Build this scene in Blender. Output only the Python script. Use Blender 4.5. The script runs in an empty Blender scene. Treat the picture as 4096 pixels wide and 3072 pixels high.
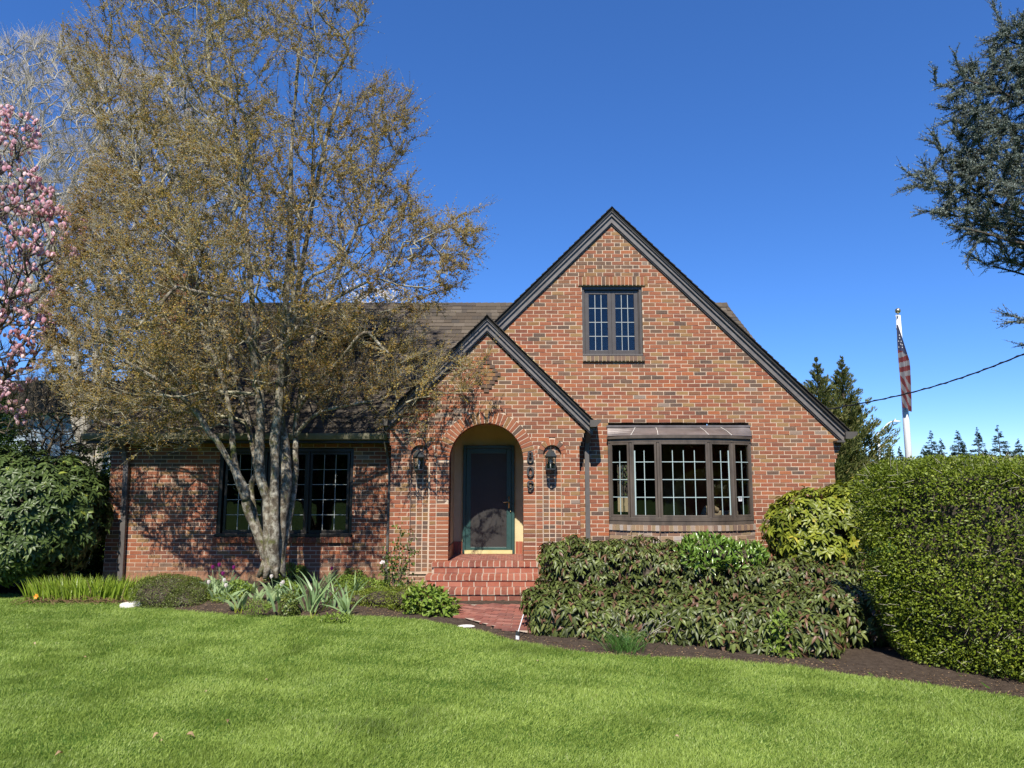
import bpy, math, random
import numpy as np
from mathutils import Vector, Matrix

# ------------------------------------------------------------------ camera, sky, sun, exposure
R = math.radians
S = bpy.context.scene
col = S.collection
EYE = 1.8
PITCH = R(7.75)
FPX = 2840.0
cam_d = bpy.data.cameras.new("camera")
cam = bpy.data.objects.new("camera", cam_d)
col.objects.link(cam)
cam.location = (0, 0, EYE)
cam.rotation_euler = (R(90) + PITCH, 0, 0)
cam_d.sensor_width = 36
cam_d.lens = FPX / 4096 * 36
cam_d.clip_start = .05
cam_d.clip_end = 3000
S.camera = cam

SUN_EL, SUN_AZ = 50.0, 6.0
w = bpy.data.worlds.new("World")
S.world = w
w.use_nodes = True
nt = w.node_tree
bg = nt.nodes["Background"]
sky = nt.nodes.new("ShaderNodeTexSky")
sky.sky_type = 'NISHITA'
sky.sun_disc = False
sky.sun_elevation = R(SUN_EL)
sky.sun_rotation = R(180 + SUN_AZ)
sky.air_density = 1.0
sky.dust_density = 0.0
sky.ozone_density = 10.0
sky.altitude = 3000
sg = nt.nodes.new("ShaderNodeGamma"); sg.inputs[1].default_value = 0.8
sh = nt.nodes.new("ShaderNodeHueSaturation"); sh.inputs['Saturation'].default_value = 1.2; sh.inputs['Value'].default_value = 1.2; sh.inputs['Hue'].default_value = .51
nt.links.new(sky.outputs[0], sg.inputs[0]); nt.links.new(sg.outputs[0], sh.inputs['Color']); nt.links.new(sh.outputs[0], bg.inputs[0])
bg.inputs[1].default_value = 0.15
sl = bpy.data.lights.new("sun", 'SUN')
sl.energy = 5.0
sl.angle = R(0.5)
sl.color = (1.0, .94, .83)
sun = bpy.data.objects.new("sun", sl)
col.objects.link(sun)
sd = Vector((math.sin(R(SUN_AZ)) * math.cos(R(SUN_EL)), math.cos(R(SUN_AZ)) * math.cos(R(SUN_EL)), -math.sin(R(SUN_EL))))
sun.rotation_euler = sd.to_track_quat('-Z', 'Y').to_euler()
sun.location = (-5, -20, 30)
S.view_settings.view_transform = 'Standard'
S.view_settings.look = 'None'
S.view_settings.gamma = 1
S.view_settings.exposure = 0.65
S.render.engine = 'CYCLES'
S.cycles.max_bounces = 6
S.cycles.transparent_max_bounces = 12
S.cycles.caustics_reflective = False
S.cycles.caustics_refractive = False

rng = np.random.default_rng(7)
rd = random.Random(5)

# ------------------------------------------------------------------ helpers
def P(sx, sy, Y):
    u = (sx - 2048) / FPX; v = (1536 - sy) / FPX
    dy = math.cos(PITCH) - v * math.sin(PITCH); dz = math.sin(PITCH) + v * math.cos(PITCH)
    t = Y / dy
    return Vector((u * t, Y, EYE + dz * t))
def G(sx, sy, z=0.0):
    u = (sx - 2048) / FPX; v = (1536 - sy) / FPX
    dy = math.cos(PITCH) - v * math.sin(PITCH); dz = math.sin(PITCH) + v * math.cos(PITCH)
    t = (z - EYE) / dz
    return Vector((u * t, dy * t, z))
def Pn(sx, sy, Y):
    u = (sx - 2048) / FPX; v = (1536 - sy) / FPX
    dy = np.cos(PITCH) - v * np.sin(PITCH); dz = np.sin(PITCH) + v * np.cos(PITCH)
    t = Y / dy
    return np.stack([u * t, Y, EYE + dz * t], -1)

def tag(o, label=None, cat=None, group=None, kind=None):
    if label: o['label'] = label
    if cat: o['category'] = cat
    if group: o['group'] = group
    if kind: o['kind'] = kind
    return o
def empty(name, loc=(0, 0, 0), label=None, cat=None, group=None):
    o = bpy.data.objects.new(name, None)
    o.empty_display_size = .2
    col.objects.link(o)
    o.location = loc
    return tag(o, label, cat, group)
def link(name, me, parent=None):
    o = bpy.data.objects.new(name, me)
    col.objects.link(o)
    if parent is not None:
        o.parent = parent
        # geometry is given in world space: undo the chain of parent offsets
        off = Vector((0, 0, 0)); p = parent
        while p is not None:
            off += Vector(p.location); p = p.parent
        if off.length > 0:
            if me.users == 1:
                me.transform(Matrix.Translation(-off))
    return o

class MB:
    def __init__(s):
        s.v = []; s.f = []; s.r = []; s.m = []; s.M = None
    def add(s, vs, fs, rnd=0.0, mi=0):
        b = len(s.v)
        for p in vs:
            s.v.append(tuple(s.M @ Vector(p)) if s.M is not None else tuple(p))
        for f in fs:
            s.f.append(tuple(b + i for i in f)); s.r.append(rnd); s.m.append(mi)
    def box(s, x0, x1, y0, y1, z0, z1, rnd=0.0, mi=0, jit=0.0):
        if jit:
            j = lambda: rd.uniform(-jit, jit)
        else:
            j = lambda: 0.0
        s.add([(x0 + j(), y0 + j(), z0 + j()), (x1 + j(), y0 + j(), z0 + j()), (x1, y1, z0), (x0, y1, z0),
               (x0 + j(), y0 + j(), z1 + j()), (x1 + j(), y0 + j(), z1 + j()), (x1, y1, z1), (x0, y1, z1)],
              [(0, 1, 5, 4), (1, 2, 6, 5), (2, 3, 7, 6), (3, 0, 4, 7), (4, 5, 6, 7), (3, 2, 1, 0)], rnd, mi)
    def obox(s, c, ax, ay, az, rnd=0.0, mi=0):
        # oriented box: centre + three half vectors
        c, ax, ay, az = map(Vector, (c, ax, ay, az))
        vs = [c + a * ax + b * ay + d * az for d in (-1, 1) for b in (-1, 1) for a in (-1, 1)]
        s.add(vs, [(0, 1, 5, 4), (1, 3, 7, 5), (3, 2, 6, 7), (2, 0, 4, 6), (4, 5, 7, 6), (2, 3, 1, 0)], rnd, mi)
    def prism(s, poly, y0, y1, rnd=0.0, mi=0):
        # poly in (x,z), extruded along y
        n = len(poly)
        a = sum(poly[i][0] * poly[(i + 1) % n][1] - poly[(i + 1) % n][0] * poly[i][1] for i in range(n))
        if a < 0: poly = poly[::-1]
        vs = [(p[0], y0, p[1]) for p in poly] + [(p[0], y1, p[1]) for p in poly]
        fs = [tuple(range(n)), tuple(range(2 * n - 1, n - 1, -1))]
        fs += [(i, i + n, (i + 1) % n + n, (i + 1) % n) for i in range(n)]
        s.add(vs, fs, rnd, mi)
    def slab(s, poly, z0, z1, rnd=0.0, mi=0):
        n = len(poly)
        a = sum(poly[i][0] * poly[(i + 1) % n][1] - poly[(i + 1) % n][0] * poly[i][1] for i in range(n))
        if a < 0: poly = poly[::-1]
        vs = [(p[0], p[1], z0) for p in poly] + [(p[0], p[1], z1) for p in poly]
        fs = [tuple(range(n))[::-1], tuple(range(n, 2 * n))]
        fs += [(i, (i + 1) % n, (i + 1) % n + n, i + n) for i in range(n)]
        s.add(vs, fs, rnd, mi)
    def tube(s, pts, rad, n=8, rnd=0.0, mi=0, cap=True):
        pts = [Vector(p) for p in pts]
        rad = [float(q_) for q_ in rad] if hasattr(rad, '__len__') else [float(rad)] * len(pts)
        vs = []; ref = None
        for i, p in enumerate(pts):
            d = (pts[min(i + 1, len(pts) - 1)] - pts[max(i - 1, 0)]).normalized()
            if ref is None:
                ref = Vector((0, 0, 1)) if abs(d.z) < .9 else Vector((1, 0, 0))
            a = (ref - d * ref.dot(d)).normalized(); b = d.cross(a); ref = a
            for k in range(n):
                t = 2 * math.pi * k / n
                vs.append(p + rad[i] * (math.cos(t) * a + math.sin(t) * b))
        fs = []
        for i in range(len(pts) - 1):
            for k in range(n):
                fs.append((i * n + k, i * n + (k + 1) % n, (i + 1) * n + (k + 1) % n, (i + 1) * n + k))
        if cap:
            fs.append(tuple(range(n))[::-1]); fs.append(tuple((len(pts) - 1) * n + k for k in range(n)))
        s.add(vs, fs, rnd, mi)
    def lathe(s, c, prof, n=12, rnd=0.0, mi=0):
        vs = []; m = len(prof)
        for r, z in prof:
            for k in range(n):
                t = 2 * math.pi * k / n
                vs.append((c[0] + r * math.cos(t), c[1] + r * math.sin(t), c[2] + z))
        fs = [(i * n + k, i * n + (k + 1) % n, (i + 1) * n + (k + 1) % n, (i + 1) * n + k) for i in range(m - 1) for k in range(n)]
        s.add(vs, fs, rnd, mi)
    def ico(s, c, r, sub=2, jit=0.0, rnd=0.0, mi=0, sq=(1, 1, 1)):
        import bmesh
        bm = bmesh.new(); bmesh.ops.create_icosphere(bm, subdivisions=sub, radius=1)
        bm.verts.ensure_lookup_table()
        vs = []
        for v in bm.verts:
            k = r * (1 + rd.uniform(-jit, jit))
            vs.append((c[0] + v.co.x * k * sq[0], c[1] + v.co.y * k * sq[1], c[2] + v.co.z * k * sq[2]))
        s.add(vs, [tuple(v.index for v in f.verts) for f in bm.faces], rnd, mi)
        bm.free()
    def build(s, name, mats, parent=None, smooth=False, bevel=0):
        me = bpy.data.meshes.new(name)
        me.from_pydata(s.v, [], s.f)
        if not isinstance(mats, (list, tuple)): mats = [mats]
        for m in mats: me.materials.append(m)
        me.polygons.foreach_set('material_index', s.m)
        a = me.attributes.new('rnd', 'FLOAT', 'FACE'); a.data.foreach_set('value', s.r)
        if smooth: me.polygons.foreach_set('use_smooth', [True] * len(s.f))
        me.update()
        o = link(name, me, parent)
        if bevel:
            md = o.modifiers.new('bevel', 'BEVEL'); md.width = bevel; md.segments = 2; md.limit_method = 'ANGLE'
        return o

def npmesh(name, V, Fc, rnd, mats, parent=None, smooth=False, mi=None):
    """V (n,3); Fc (m,k) ints, rnd (m,)"""
    me = bpy.data.meshes.new(name)
    m, k = Fc.shape
    me.vertices.add(len(V)); me.vertices.foreach_set('co', V.astype(np.float32).ravel())
    me.loops.add(m * k); me.loops.foreach_set('vertex_index', Fc.astype(np.int32).ravel())
    me.polygons.add(m)
    me.polygons.foreach_set('loop_start', np.arange(0, m * k, k, dtype=np.int32))
    me.polygons.foreach_set('loop_total', np.full(m, k, dtype=np.int32))
    if not isinstance(mats, (list, tuple)): mats = [mats]
    for x in mats: me.materials.append(x)
    if mi is not None: me.polygons.foreach_set('material_index', mi.astype(np.int32))
    a = me.attributes.new('rnd', 'FLOAT', 'FACE'); a.data.foreach_set('value', rnd.astype(np.float32))
    if smooth: me.polygons.foreach_set('use_smooth', np.ones(m, dtype=bool))
    me.update(calc_edges=True)
    return link(name, me, parent)

# ------------------------------------------------------------------ node materials
def mat(name, color=(.5, .5, .5), rough=.6, metal=0.0, spec=.5):
    m = bpy.data.materials.new(name); m.use_nodes = True
    b = m.node_tree.nodes['Principled BSDF']
    b.inputs['Base Color'].default_value = (*color, 1)
    b.inputs['Roughness'].default_value = rough
    b.inputs['Metallic'].default_value = metal
    b.inputs['Specular IOR Level'].default_value = spec
    return m
class N:
    def __init__(s, m):
        s.m = m; s.t = m.node_tree; s.b = s.t.nodes['Principled BSDF']
    def n(s, ty, **kw):
        x = s.t.nodes.new(ty)
        for k, v in kw.items():
            if k.startswith('i_'): x.inputs[k[2:].replace('_', ' ')].default_value = v
            else: setattr(x, k, v)
        return x
    def l(s, a, b): s.t.links.new(a, b)
    def noise(s, scale, detail=3, rough=.6, vec=None, sx=None):
        x = s.n('ShaderNodeTexNoise'); x.inputs['Scale'].default_value = scale
        x.inputs['Detail'].default_value = detail; x.inputs['Roughness'].default_value = rough
        if vec is None:
            tc = s.n('ShaderNodeNewGeometry'); vec = tc.outputs['Position']
        if sx is not None:
            mp = s.n('ShaderNodeMapping'); mp.inputs['Scale'].default_value = sx; s.l(vec, mp.inputs['Vector']); vec = mp.outputs[0]
        s.l(vec, x.inputs['Vector'])
        return x.outputs['Fac']
    def attr(s, name='rnd'):
        x = s.n('ShaderNodeAttribute', attribute_name=name); return x.outputs['Fac']
    def ramp(s, fac, stops, const=False):
        x = s.n('ShaderNodeValToRGB'); cr = x.color_ramp
        if const: cr.interpolation = 'CONSTANT'
        while len(cr.elements) < len(stops): cr.elements.new(.5)
        for e, (p, c) in zip(cr.elements, stops): e.position = p; e.color = (*c, 1)
        s.l(fac, x.inputs[0]); return x.outputs[0]
    def mix(s, fac, a, b, mode='MIX'):
        x = s.n('ShaderNodeMix', data_type='RGBA', blend_type=mode)
        for val, inp in ((fac, x.inputs[0]), (a, x.inputs[6]), (b, x.inputs[7])):
            if hasattr(val, 'is_linked'): s.l(val, inp)
            elif isinstance(val, (int, float)): inp.default_value = val
            else: inp.default_value = (*val, 1)
        return x.outputs[2]
    def math(s, op, a, b=0.0, clamp=False):
        x = s.n('ShaderNodeMath', operation=op, use_clamp=clamp)
        for val, inp in ((a, x.inputs[0]), (b, x.inputs[1])):
            if hasattr(val, 'is_linked'): s.l(val, inp)
            else: inp.default_value = val
        return x.outputs[0]
    def rng(s, v, a, b, c, d):
        x = s.n('ShaderNodeMapRange'); s.l(v, x.inputs[0])
        for i, q in enumerate((a, b, c, d)): x.inputs[i + 1].default_value = q
        return x.outputs[0]
    def color(s, c): s.l(c, s.b.inputs['Base Color'])
    def bump(s, h, strength=.3, dist=.01):
        x = s.n('ShaderNodeBump'); x.inputs['Strength'].default_value = strength; x.inputs['Distance'].default_value = dist
        s.l(h, x.inputs['Height']); s.l(x.outputs[0], s.b.inputs['Normal'])
    def z(s):
        g = s.n('ShaderNodeNewGeometry'); q = s.n('ShaderNodeSeparateXYZ'); s.l(g.outputs['Position'], q.inputs[0]); return q.outputs[2]

def brick_mat(name, stops, dirt=True, fine=1.0):
    m = mat(name, rough=.85, spec=.25); n = N(m)
    c = n.ramp(n.attr(), stops, True)
    a = n.noise(70, 4, .75)
    c = n.mix(n.rng(a, .35, .7, 0, .55), c, n.mix(.6, c, (.035, .022, .018)), 'MIX')
    st = n.noise(1, 3, .6, sx=(230, 230, 14))
    c = n.mix(n.rng(st, .4, .7, 0, .45), c, n.mix(.5, c, (.42, .25, .13)))
    big = n.noise(1.1, 3, .6)
    c = n.mix(n.rng(big, .42, .68, 0, .20), c, (.34, .19, .11))
    c = n.mix(n.rng(n.noise(.55, 4, .65, sx=(1, 1, 2.2)), .50, .72, 0, .38), c, n.mix(.55, c, (.05, .035, .025)))
    sm = n.noise(2.2, 3, .6)
    if dirt:
        zz = n.math('ADD', n.z(), n.math('MULTIPLY', sm, .25))
        c = n.mix(n.rng(zz, .22, .62, .72, 0), c, (.30, .19, .115))
    n.color(c)
    n.bump(n.math('ADD', a, st), .6, .004)
    return m
BR = [(0, (.285, .082, .042)), (.15, (.325, .104, .052)), (.30, (.240, .072, .042)), (.42, (.300, .090, .046)),
      (.52, (.190, .058, .038)), (.60, (.370, .110, .044)), (.67, (.250, .130, .052)), (.74, (.285, .165, .068)),
      (.80, (.210, .090, .048)), (.87, (.085, .058, .050)), (.94, (.135, .080, .060)), (.985, (.24, .19, .16))]
M = {}
M['brick'] = brick_mat('brick', BR)
m = mat('mortar', (.56, .46, .35), .95, spec=.2); n = N(m)
c = n.mix(n.noise(25, 4), (.44, .34, .25), (.62, .49, .37))
c = n.mix(n.rng(n.z(), .15, .6, .6, 0), c, (.36, .25, .165)); n.color(c)
n.bump(n.noise(180, 2), .5, .003); M['mortar'] = m
M['brick_old'] = brick_mat('weathered_brick', [(0, (.23, .13, .09)), (.25, (.30, .21, .13)), (.45, (.34, .28, .23)), (.6, (.17, .12, .10)),
      (.75, (.26, .20, .12)), (.88, (.40, .36, .32))], False)
# glossy quarry brick of the steps
m = mat('step_brick', rough=.5); n = N(m)
c = n.ramp(n.attr(), [(0, (.26, .076, .042)), (.3, (.31, .098, .058)), (.6, (.22, .064, .038)), (.8, (.34, .120, .076)), (.92, (.18, .058, .040))], True)
c = n.mix(n.rng(n.noise(14, 4, .7), .4, .75, 0, .5), c, (.34, .17, .11))
n.color(c); n.bump(n.noise(90, 2), .3, .003); M['step'] = m
m = mat('paver_brick', rough=.7); n = N(m)
c = n.ramp(n.attr(), [(0, (.20, .066, .048)), (.3, (.26, .085, .060)), (.6, (.16, .056, .044)), (.8, (.30, .12, .09))], True)
c = n.mix(n.rng(n.noise(10, 4, .7), .4, .75, 0, .5), c, (.30, .17, .13)); n.color(c); M['paver'] = m
m = mat('step_mortar', (.55, .45, .36), .9); n = N(m); n.color(n.mix(n.noise(20, 3), (.32, .25, .19), (.52, .42, .33))); M['smortar'] = m

def simple(key, c1, c2, rough=.5, scale=8, metal=0.0, spec=.5, bump=.15, bs=60, sx=None, bd=.003):
    m = mat(key, rough=rough, metal=metal, spec=spec); n = N(m)
    f = n.noise(scale, 4, .65, sx=sx)
    n.color(n.mix(n.rng(f, .3, .7, 0, 1), c1, c2))
    if bump: n.bump(n.noise(bs, 3), bump, bd)
    M[key] = m
    return m
simple('trim', (.110, .096, .088), (.175, .158, .146), .40, 6, bs=25)
simple('window_paint', (.058, .050, .046), (.085, .074, .066), .4, 5)
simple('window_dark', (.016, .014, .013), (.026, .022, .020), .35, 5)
simple('bay_paint', (.050, .040, .032), (.115, .090, .070), .45, 5, sx=(1, 1, .4))
simple('gutter', (.070, .062, .055), (.10, .09, .075), .4, 4)
simple('gutter_olive', (.105, .100, .062), (.20, .185, .13), .45, 3)
simple('downspout', (.085, .075, .070), (.13, .118, .11), .45, 3)
simple('copper', (.110, .092, .086), (.22, .19, .18), .38, 3, metal=.35, bump=.1, bs=12)
simple('stucco', (.50, .42, .24), (.60, .51, .30), .9, 3, bump=.5, bs=40, bd=.004)
simple('green_paint', (.022, .060, .058), (.032, .080, .076), .38, 6)
simple('gold_sill', (.55, .46, .20), (.65, .56, .28), .5, 6)
simple('screen', (.024, .022, .021), (.034, .031, .029), .55, 3, bump=.4, bs=500)
simple('screen_dark', (.012, .011, .011), (.016, .015, .014), .3, 3, bump=0)
simple('tile', (.28, .075, .040), (.34, .10, .055), .5, 4)
simple('brass', (.45, .36, .20), (.55, .46, .28), .3, 10, metal=.9)
simple('black_metal', (.030, .034, .033), (.055, .060, .058), .32, 12, metal=.2)
simple('number_metal', (.035, .033, .032), (.060, .056, .054), .45, 12)
simple('caming', (.26, .29, .29), (.36, .39, .39), .5, 4, bump=0)
simple('caming_blue', (.30, .38, .38), (.38, .47, .46), .5, 4, bump=0)
simple('white_paint', (.62, .63, .64), (.76, .77, .78), .4, 4, bump=0)
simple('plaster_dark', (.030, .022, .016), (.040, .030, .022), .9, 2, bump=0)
simple('plaster_red', (.42, .085, .05), (.50, .11, .06), .8, 2, bump=0)
simple('plaster_tan', (.30, .20, .10), (.34, .24, .13), .8, 2, bump=0)
simple('wood_floor', (.10, .05, .025), (.16, .08, .04), .5, 3, sx=(1, 8, 1))
simple('siding_blue', (.34, .42, .50), (.42, .50, .58), .7, 2)
simple('fence_wood', (.30, .21, .12), (.42, .31, .19), .8, 4, sx=(3, 3, .4))
simple('leather', (.42, .28, .18), (.52, .37, .25), .5, 8)
simple('concrete', (.40, .37, .33), (.60, .56, .50), .9, 9, bump=.4)
simple('pale_stone', (.60, .57, .51), (.74, .70, .63), .9, 9, bump=.5, bs=40)
simple('cable', (.012, .012, .013), (.02, .02, .02), .5, 8, bump=0)
# shingles
m = mat('shingle', rough=.95, spec=.15); n = N(m)
c = n.ramp(n.attr(), [(0, (.062, .048, .036)), (.25, (.082, .066, .050)), (.5, (.098, .080, .062)), (.72, (.050, .042, .036)), (.85, (.115, .096, .076)), (.94, (.042, .038, .036))], True)
c = n.mix(n.rng(n.noise(300, 2, .8), .35, .7, 0, .5), c, (.14, .115, .09))
c = n.mix(n.rng(n.noise(1.2, 4, .6), .45, .7, 0, .35), c, (.045, .042, .030)); n.color(c)
n.bump(n.noise(220, 2), .6, .003); M['shingle'] = m
simple('shingle_edge', (.022, .019, .017), (.034, .030, .026), .95, 20)
# glass
m = bpy.data.materials.new('window_glass'); m.use_nodes = True; t = m.node_tree
t.nodes.remove(t.nodes['Principled BSDF'])
tr = t.nodes.new('ShaderNodeBsdfTransparent'); tr.inputs[0].default_value = (.80, .83, .82, 1)
gl = t.nodes.new('ShaderNodeBsdfGlossy'); gl.inputs['Roughness'].default_value = .012; gl.inputs[0].default_value = (1, 1, 1, 1)
lw_ = t.nodes.new('ShaderNodeLayerWeight'); lw_.inputs[0].default_value = .5
pw_ = t.nodes.new('ShaderNodeMath'); pw_.operation = 'POWER'; pw_.inputs[1].default_value = 5.0; t.links.new(lw_.outputs['Facing'], pw_.inputs[0])
fr = t.nodes.new('ShaderNodeMath'); fr.operation = 'MULTIPLY_ADD'; fr.inputs[1].default_value = .9; fr.inputs[2].default_value = .040; t.links.new(pw_.outputs[0], fr.inputs[0])
bp = t.nodes.new('ShaderNodeBump'); bp.inputs['Strength'].default_value = .05; bp.inputs['Distance'].default_value = .02
nz = t.nodes.new('ShaderNodeTexNoise'); nz.inputs['Scale'].default_value = 4.0
gm = t.nodes.new('ShaderNodeNewGeometry'); t.links.new(gm.outputs['Position'], nz.inputs['Vector'])
t.links.new(nz.outputs['Fac'], bp.inputs['Height']); t.links.new(bp.outputs[0], gl.inputs['Normal']); 
mx = t.nodes.new('ShaderNodeMixShader'); t.links.new(fr.outputs[0], mx.inputs[0]); t.links.new(tr.outputs[0], mx.inputs[1]); t.links.new(gl.outputs[0], mx.inputs[2])
t.links.new(mx.outputs[0], t.nodes['Material Output'].inputs[0]); M['glass'] = m

def leaf_mat(key, stops, rough=.45, trans=.25, spec=.3, nscale=6.0, vary=.35, dark=(.02, .03, .01)):
    m = mat(key, rough=rough, spec=spec); n = N(m)
    c = n.ramp(n.attr(), stops)
    c = n.mix(n.rng(n.noise(nscale, 3), .4, .65, 0, vary), c, n.mix(.6, c, dark))
    n.color(c)
    if trans:
        t = m.node_tree
        tl = n.n('ShaderNodeBsdfTranslucent'); n.l(n.mix(.5, c, n.mix(1.0, c, (1.6, 1.7, .7), 'MULTIPLY')), tl.inputs[0])
        mx = n.n('ShaderNodeMixShader'); mx.inputs[0].default_value = trans
        n.l(n.b.outputs[0], mx.inputs[1]); n.l(tl.outputs[0], mx.inputs[2]); n.l(mx.outputs[0], t.nodes['Material Output'].inputs[0])
    M[key] = m
    return m
# ------------------------------------------------------------------ ground, lawn, beds
m = mat('soil', rough=.95, spec=.1); n = N(m)
c = n.mix(n.rng(n.noise(14, 5, .7), .3, .7, 0, 1), (.040, .028, .021), (.105, .078, .058))
c = n.mix(n.rng(n.noise(90, 3, .7), .55, .75, 0, .7), c, (.20, .155, .115)); n.color(c)
n.bump(n.noise(60, 4, .8), 1.0, .02); M['soil'] = m
m = mat('turf', rough=.95, spec=.1); n = N(m)
n.color(n.mix(n.noise(3, 4), (.035, .075, .010), (.060, .120, .018))); M['turf'] = m
LAWN_EDGE = [G(x * 1.852, y * 1.852) for x, y in ((-260, 1272), (-60, 1284), (60, 1286), (150, 1293), (230, 1301), (300, 1310), (400, 1322), (500, 1329), (650, 1333), (800, 1333), (900, 1341), (960, 1350),
             (1040, 1367), (1120, 1391), (1200, 1404), (1300, 1416), (1450, 1424), (1600, 1434), (1720, 1444), (1850, 1464), (2000, 1484), (2212, 1511), (2500, 1550))]
g = MB()
g.add([(-900, -300, 0), (900, -300, 0), (900, 900, 0), (-900, 900, 0)], [(0, 1, 2, 3)])
o = g.build('ground', M['turf']); tag(o, kind='structure')
# gently uneven planting bed over the soil
def bed_h(x, y):
    h = .05 * np.sin(x * 1.7 + 1) * np.sin(y * 2.1) + .05
    h = h + .17 * np.exp(-(((x + 3.9) / 1.1) ** 2 + ((y - 11.3) / .65) ** 2))
    h = h * np.clip((-1.3 - x) / .5, 0, 1)
    h = h + .10 * np.exp(-(((x + 5.6) / 1.6) ** 2 + ((y - 11.4) / .7) ** 2))
    return np.maximum(h, 0.012)
edge_x = np.array([p.x for p in LAWN_EDGE]); edge_y = np.array([p.y for p in LAWN_EDGE])
def lawn_y(x):
    return np.interp(x, edge_x, edge_y)
def soil_patch(name, x0, x1, back, parent=None):
    nx, ny = 160, 34
    X_ = np.linspace(x0, x1, nx); T = np.linspace(0, 1, ny)
    XX, TT = np.meshgrid(X_, T, indexing='ij')
    e = lawn_y(XX) - .06
    YY = e + (back - e) * TT
    ZZ = bed_h(XX, YY) * np.clip((XX - x0) / .3, 0, 1) * np.clip((x1 - XX) / .3, 0, 1) * np.clip(TT * 7, 0, 1) * np.clip((1 - TT) * 9, 0, 1) + .004 + rng.normal(0, .006, XX.shape)
    V = np.stack([XX, YY, ZZ], -1).reshape(-1, 3)
    i = np.arange((nx - 1) * (ny - 1)); a = i // (ny - 1); b = i % (ny - 1)
    q = a * ny + b
    Fc = np.stack([q, q + ny, q + ny + 1, q + 1], -1)
    o = npmesh(name, V, Fc, np.zeros(len(Fc)), M['soil'], smooth=True)
    tag(o, kind='structure')
    return o
soil_patch('flower_bed', -11.5, -.2, 12.90)
soil_patch('shrub_bed', -.5, 7.5, 12.4)
# lawn sheet
g = MB()
pts = [(p.x, p.y) for p in LAWN_EDGE]
poly = [(-60, -40)] + [(60, -40)] + [(60, pts[-1][1] - 8)] + [(pts[-1][0], pts[-1][1])] + pts[::-1][1:] + [(-60, pts[0][1])]
g.add([(p[0], p[1], .012) for p in poly], [tuple(range(len(poly)))])
o = g.build('lawn', M['turf']); tag(o, kind='structure')

# ------------------------------------------------------------------ brick house
house = empty('brick_house', (0, 12, 0), 'red brick cottage with steep front gable, arched porch and dark shingle roof', 'house')
CO = .0678      # course height
BL = .213       # brick pitch
JT = .0120
class Wall:
    """bricks laid course by course. Local frame: x along, y into the wall (0 = face), z up."""
    def __init__(s, M_, z0, z1, inner, holes=(), thick=.22, anchor=0.0, flem=None, bond=None, rndf=None):
        s.mb = MB(); s.mb.M = M_
        rows = int(round((z1 - z0) / CO))
        for r in range(rows):
            za = z0 + r * CO; zb = za + CO; zm = (za + zb) / 2
            iv = inner(zm)
            if iv is None: continue
            ivs = [iv]
            for h in holes:
                q = h(za, zb)
                if q is None: continue
                new = []
                for a, b in ivs:
                    if q[1] <= a or q[0] >= b: new.append((a, b)); continue
                    if q[0] > a: new.append((a, q[0]))
                    if q[1] < b: new.append((q[1], b))
                ivs = new
            for a, b in ivs:
                if b - a < .01: continue
                f = .0040
                s.mb.add([(a, f, za), (b, f, za), (b, f, zb), (a, f, zb), (a, thick, za), (b, thick, za), (b, thick, zb), (a, thick, zb)],
                         [(0, 1, 2, 3), (4, 0, 3, 7), (1, 5, 6, 2), (3, 2, 6, 7), (4, 5, 1, 0)], 0, 1)
                s.row(a, b, za, zb, r, anchor, flem and flem(zm), bond)
    def row(s, a, b, za, zb, r, anchor, flem, bond):
        edges = []
        if flem:
            per = BL * 1.5; off = anchor + (r % 2) * per / 2
            k = math.floor((a - off) / per) - 1; x = off + k * per
            while x < b:
                edges.append((x, x + BL, 0)); edges.append((x + BL, x + per, 1)); x += per
        else:
            off = anchor + (r % 2) * BL / 2 + ((r * 37) % 5 - 2) * .004
            x = off + (math.floor((a - off) / BL) - 1) * BL
            while x < b:
                edges.append((x, x + BL, 0)); x += BL
        for e0, e1, hd in edges:
            x0 = max(e0 + JT / 2, a); x1 = min(e1 - JT / 2, b)
            if x1 - x0 < .018: continue
            if bond:
                q = bond(x0, x1, za)
                if q is False: continue
            rn = rd.random()
            if hd and rd.random() < .85: rn = rd.uniform(.84, .999)
            pr = rd.uniform(-.002, .0025)
            s.mb.box(x0, x1, pr, .06, za + JT / 2 + rd.uniform(-.001, .001), zb - JT / 2 + rd.uniform(-.001, .001), rn, 0, .0016)
    def build(s, name, mats=None):
        return s.mb.build(name, mats or [M['brick'], M['mortar']], house)
def T(x, y, z=0, rot=0): return Matrix.Translation((x, y, z)) @ Matrix.Rotation(rot, 4, 'Z')
rect = lambda x0, x1, z0, z1: (lambda za, zb: (x0, x1) if (zb > z0 + .005 and za < z1 - .005) else None)

YM, YP, YL = 12.1, 11.75, 12.45
AX, AZ = 1.755, 6.31       # brick apex of the main gable
PX, PZ = -.428, 4.27       # brick apex of the porch gable
def main_iv(z):
    l = max(AX - (AZ - z), -2.0); r = AX + (AZ - z)
    rr = 5.46 if z < 2.05 else 5.46 + math.floor((z - 2.05) / CO) * .028
    r = min(r, rr)
    return (l, r) if r - l > .04 else None
gw = (1.222, 2.276, 3.94, 5.196)      # gable window opening
bw = (1.66, 4.03, .60, 2.50)          # bay opening
def vest_hole(za, zb): return (-1.05, .20) if zb < 2.85 else None
wm = Wall(T(0, YM), 0.0, 6.3, main_iv,
          [rect(*gw), lambda a, b: (gw[0] - .06, gw[1] + .06) if (b > 5.19 and a < 5.35) else None,
           lambda a, b: (gw[0], gw[1]) if (b > 3.87 and a < 3.95) else None,
           rect(1.66, 4.03, 0, 2.50), rect(1.64, 4.04, 2.45, 2.72), vest_hole],
          anchor=AX, flem=lambda z: z > 5.37)
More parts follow.
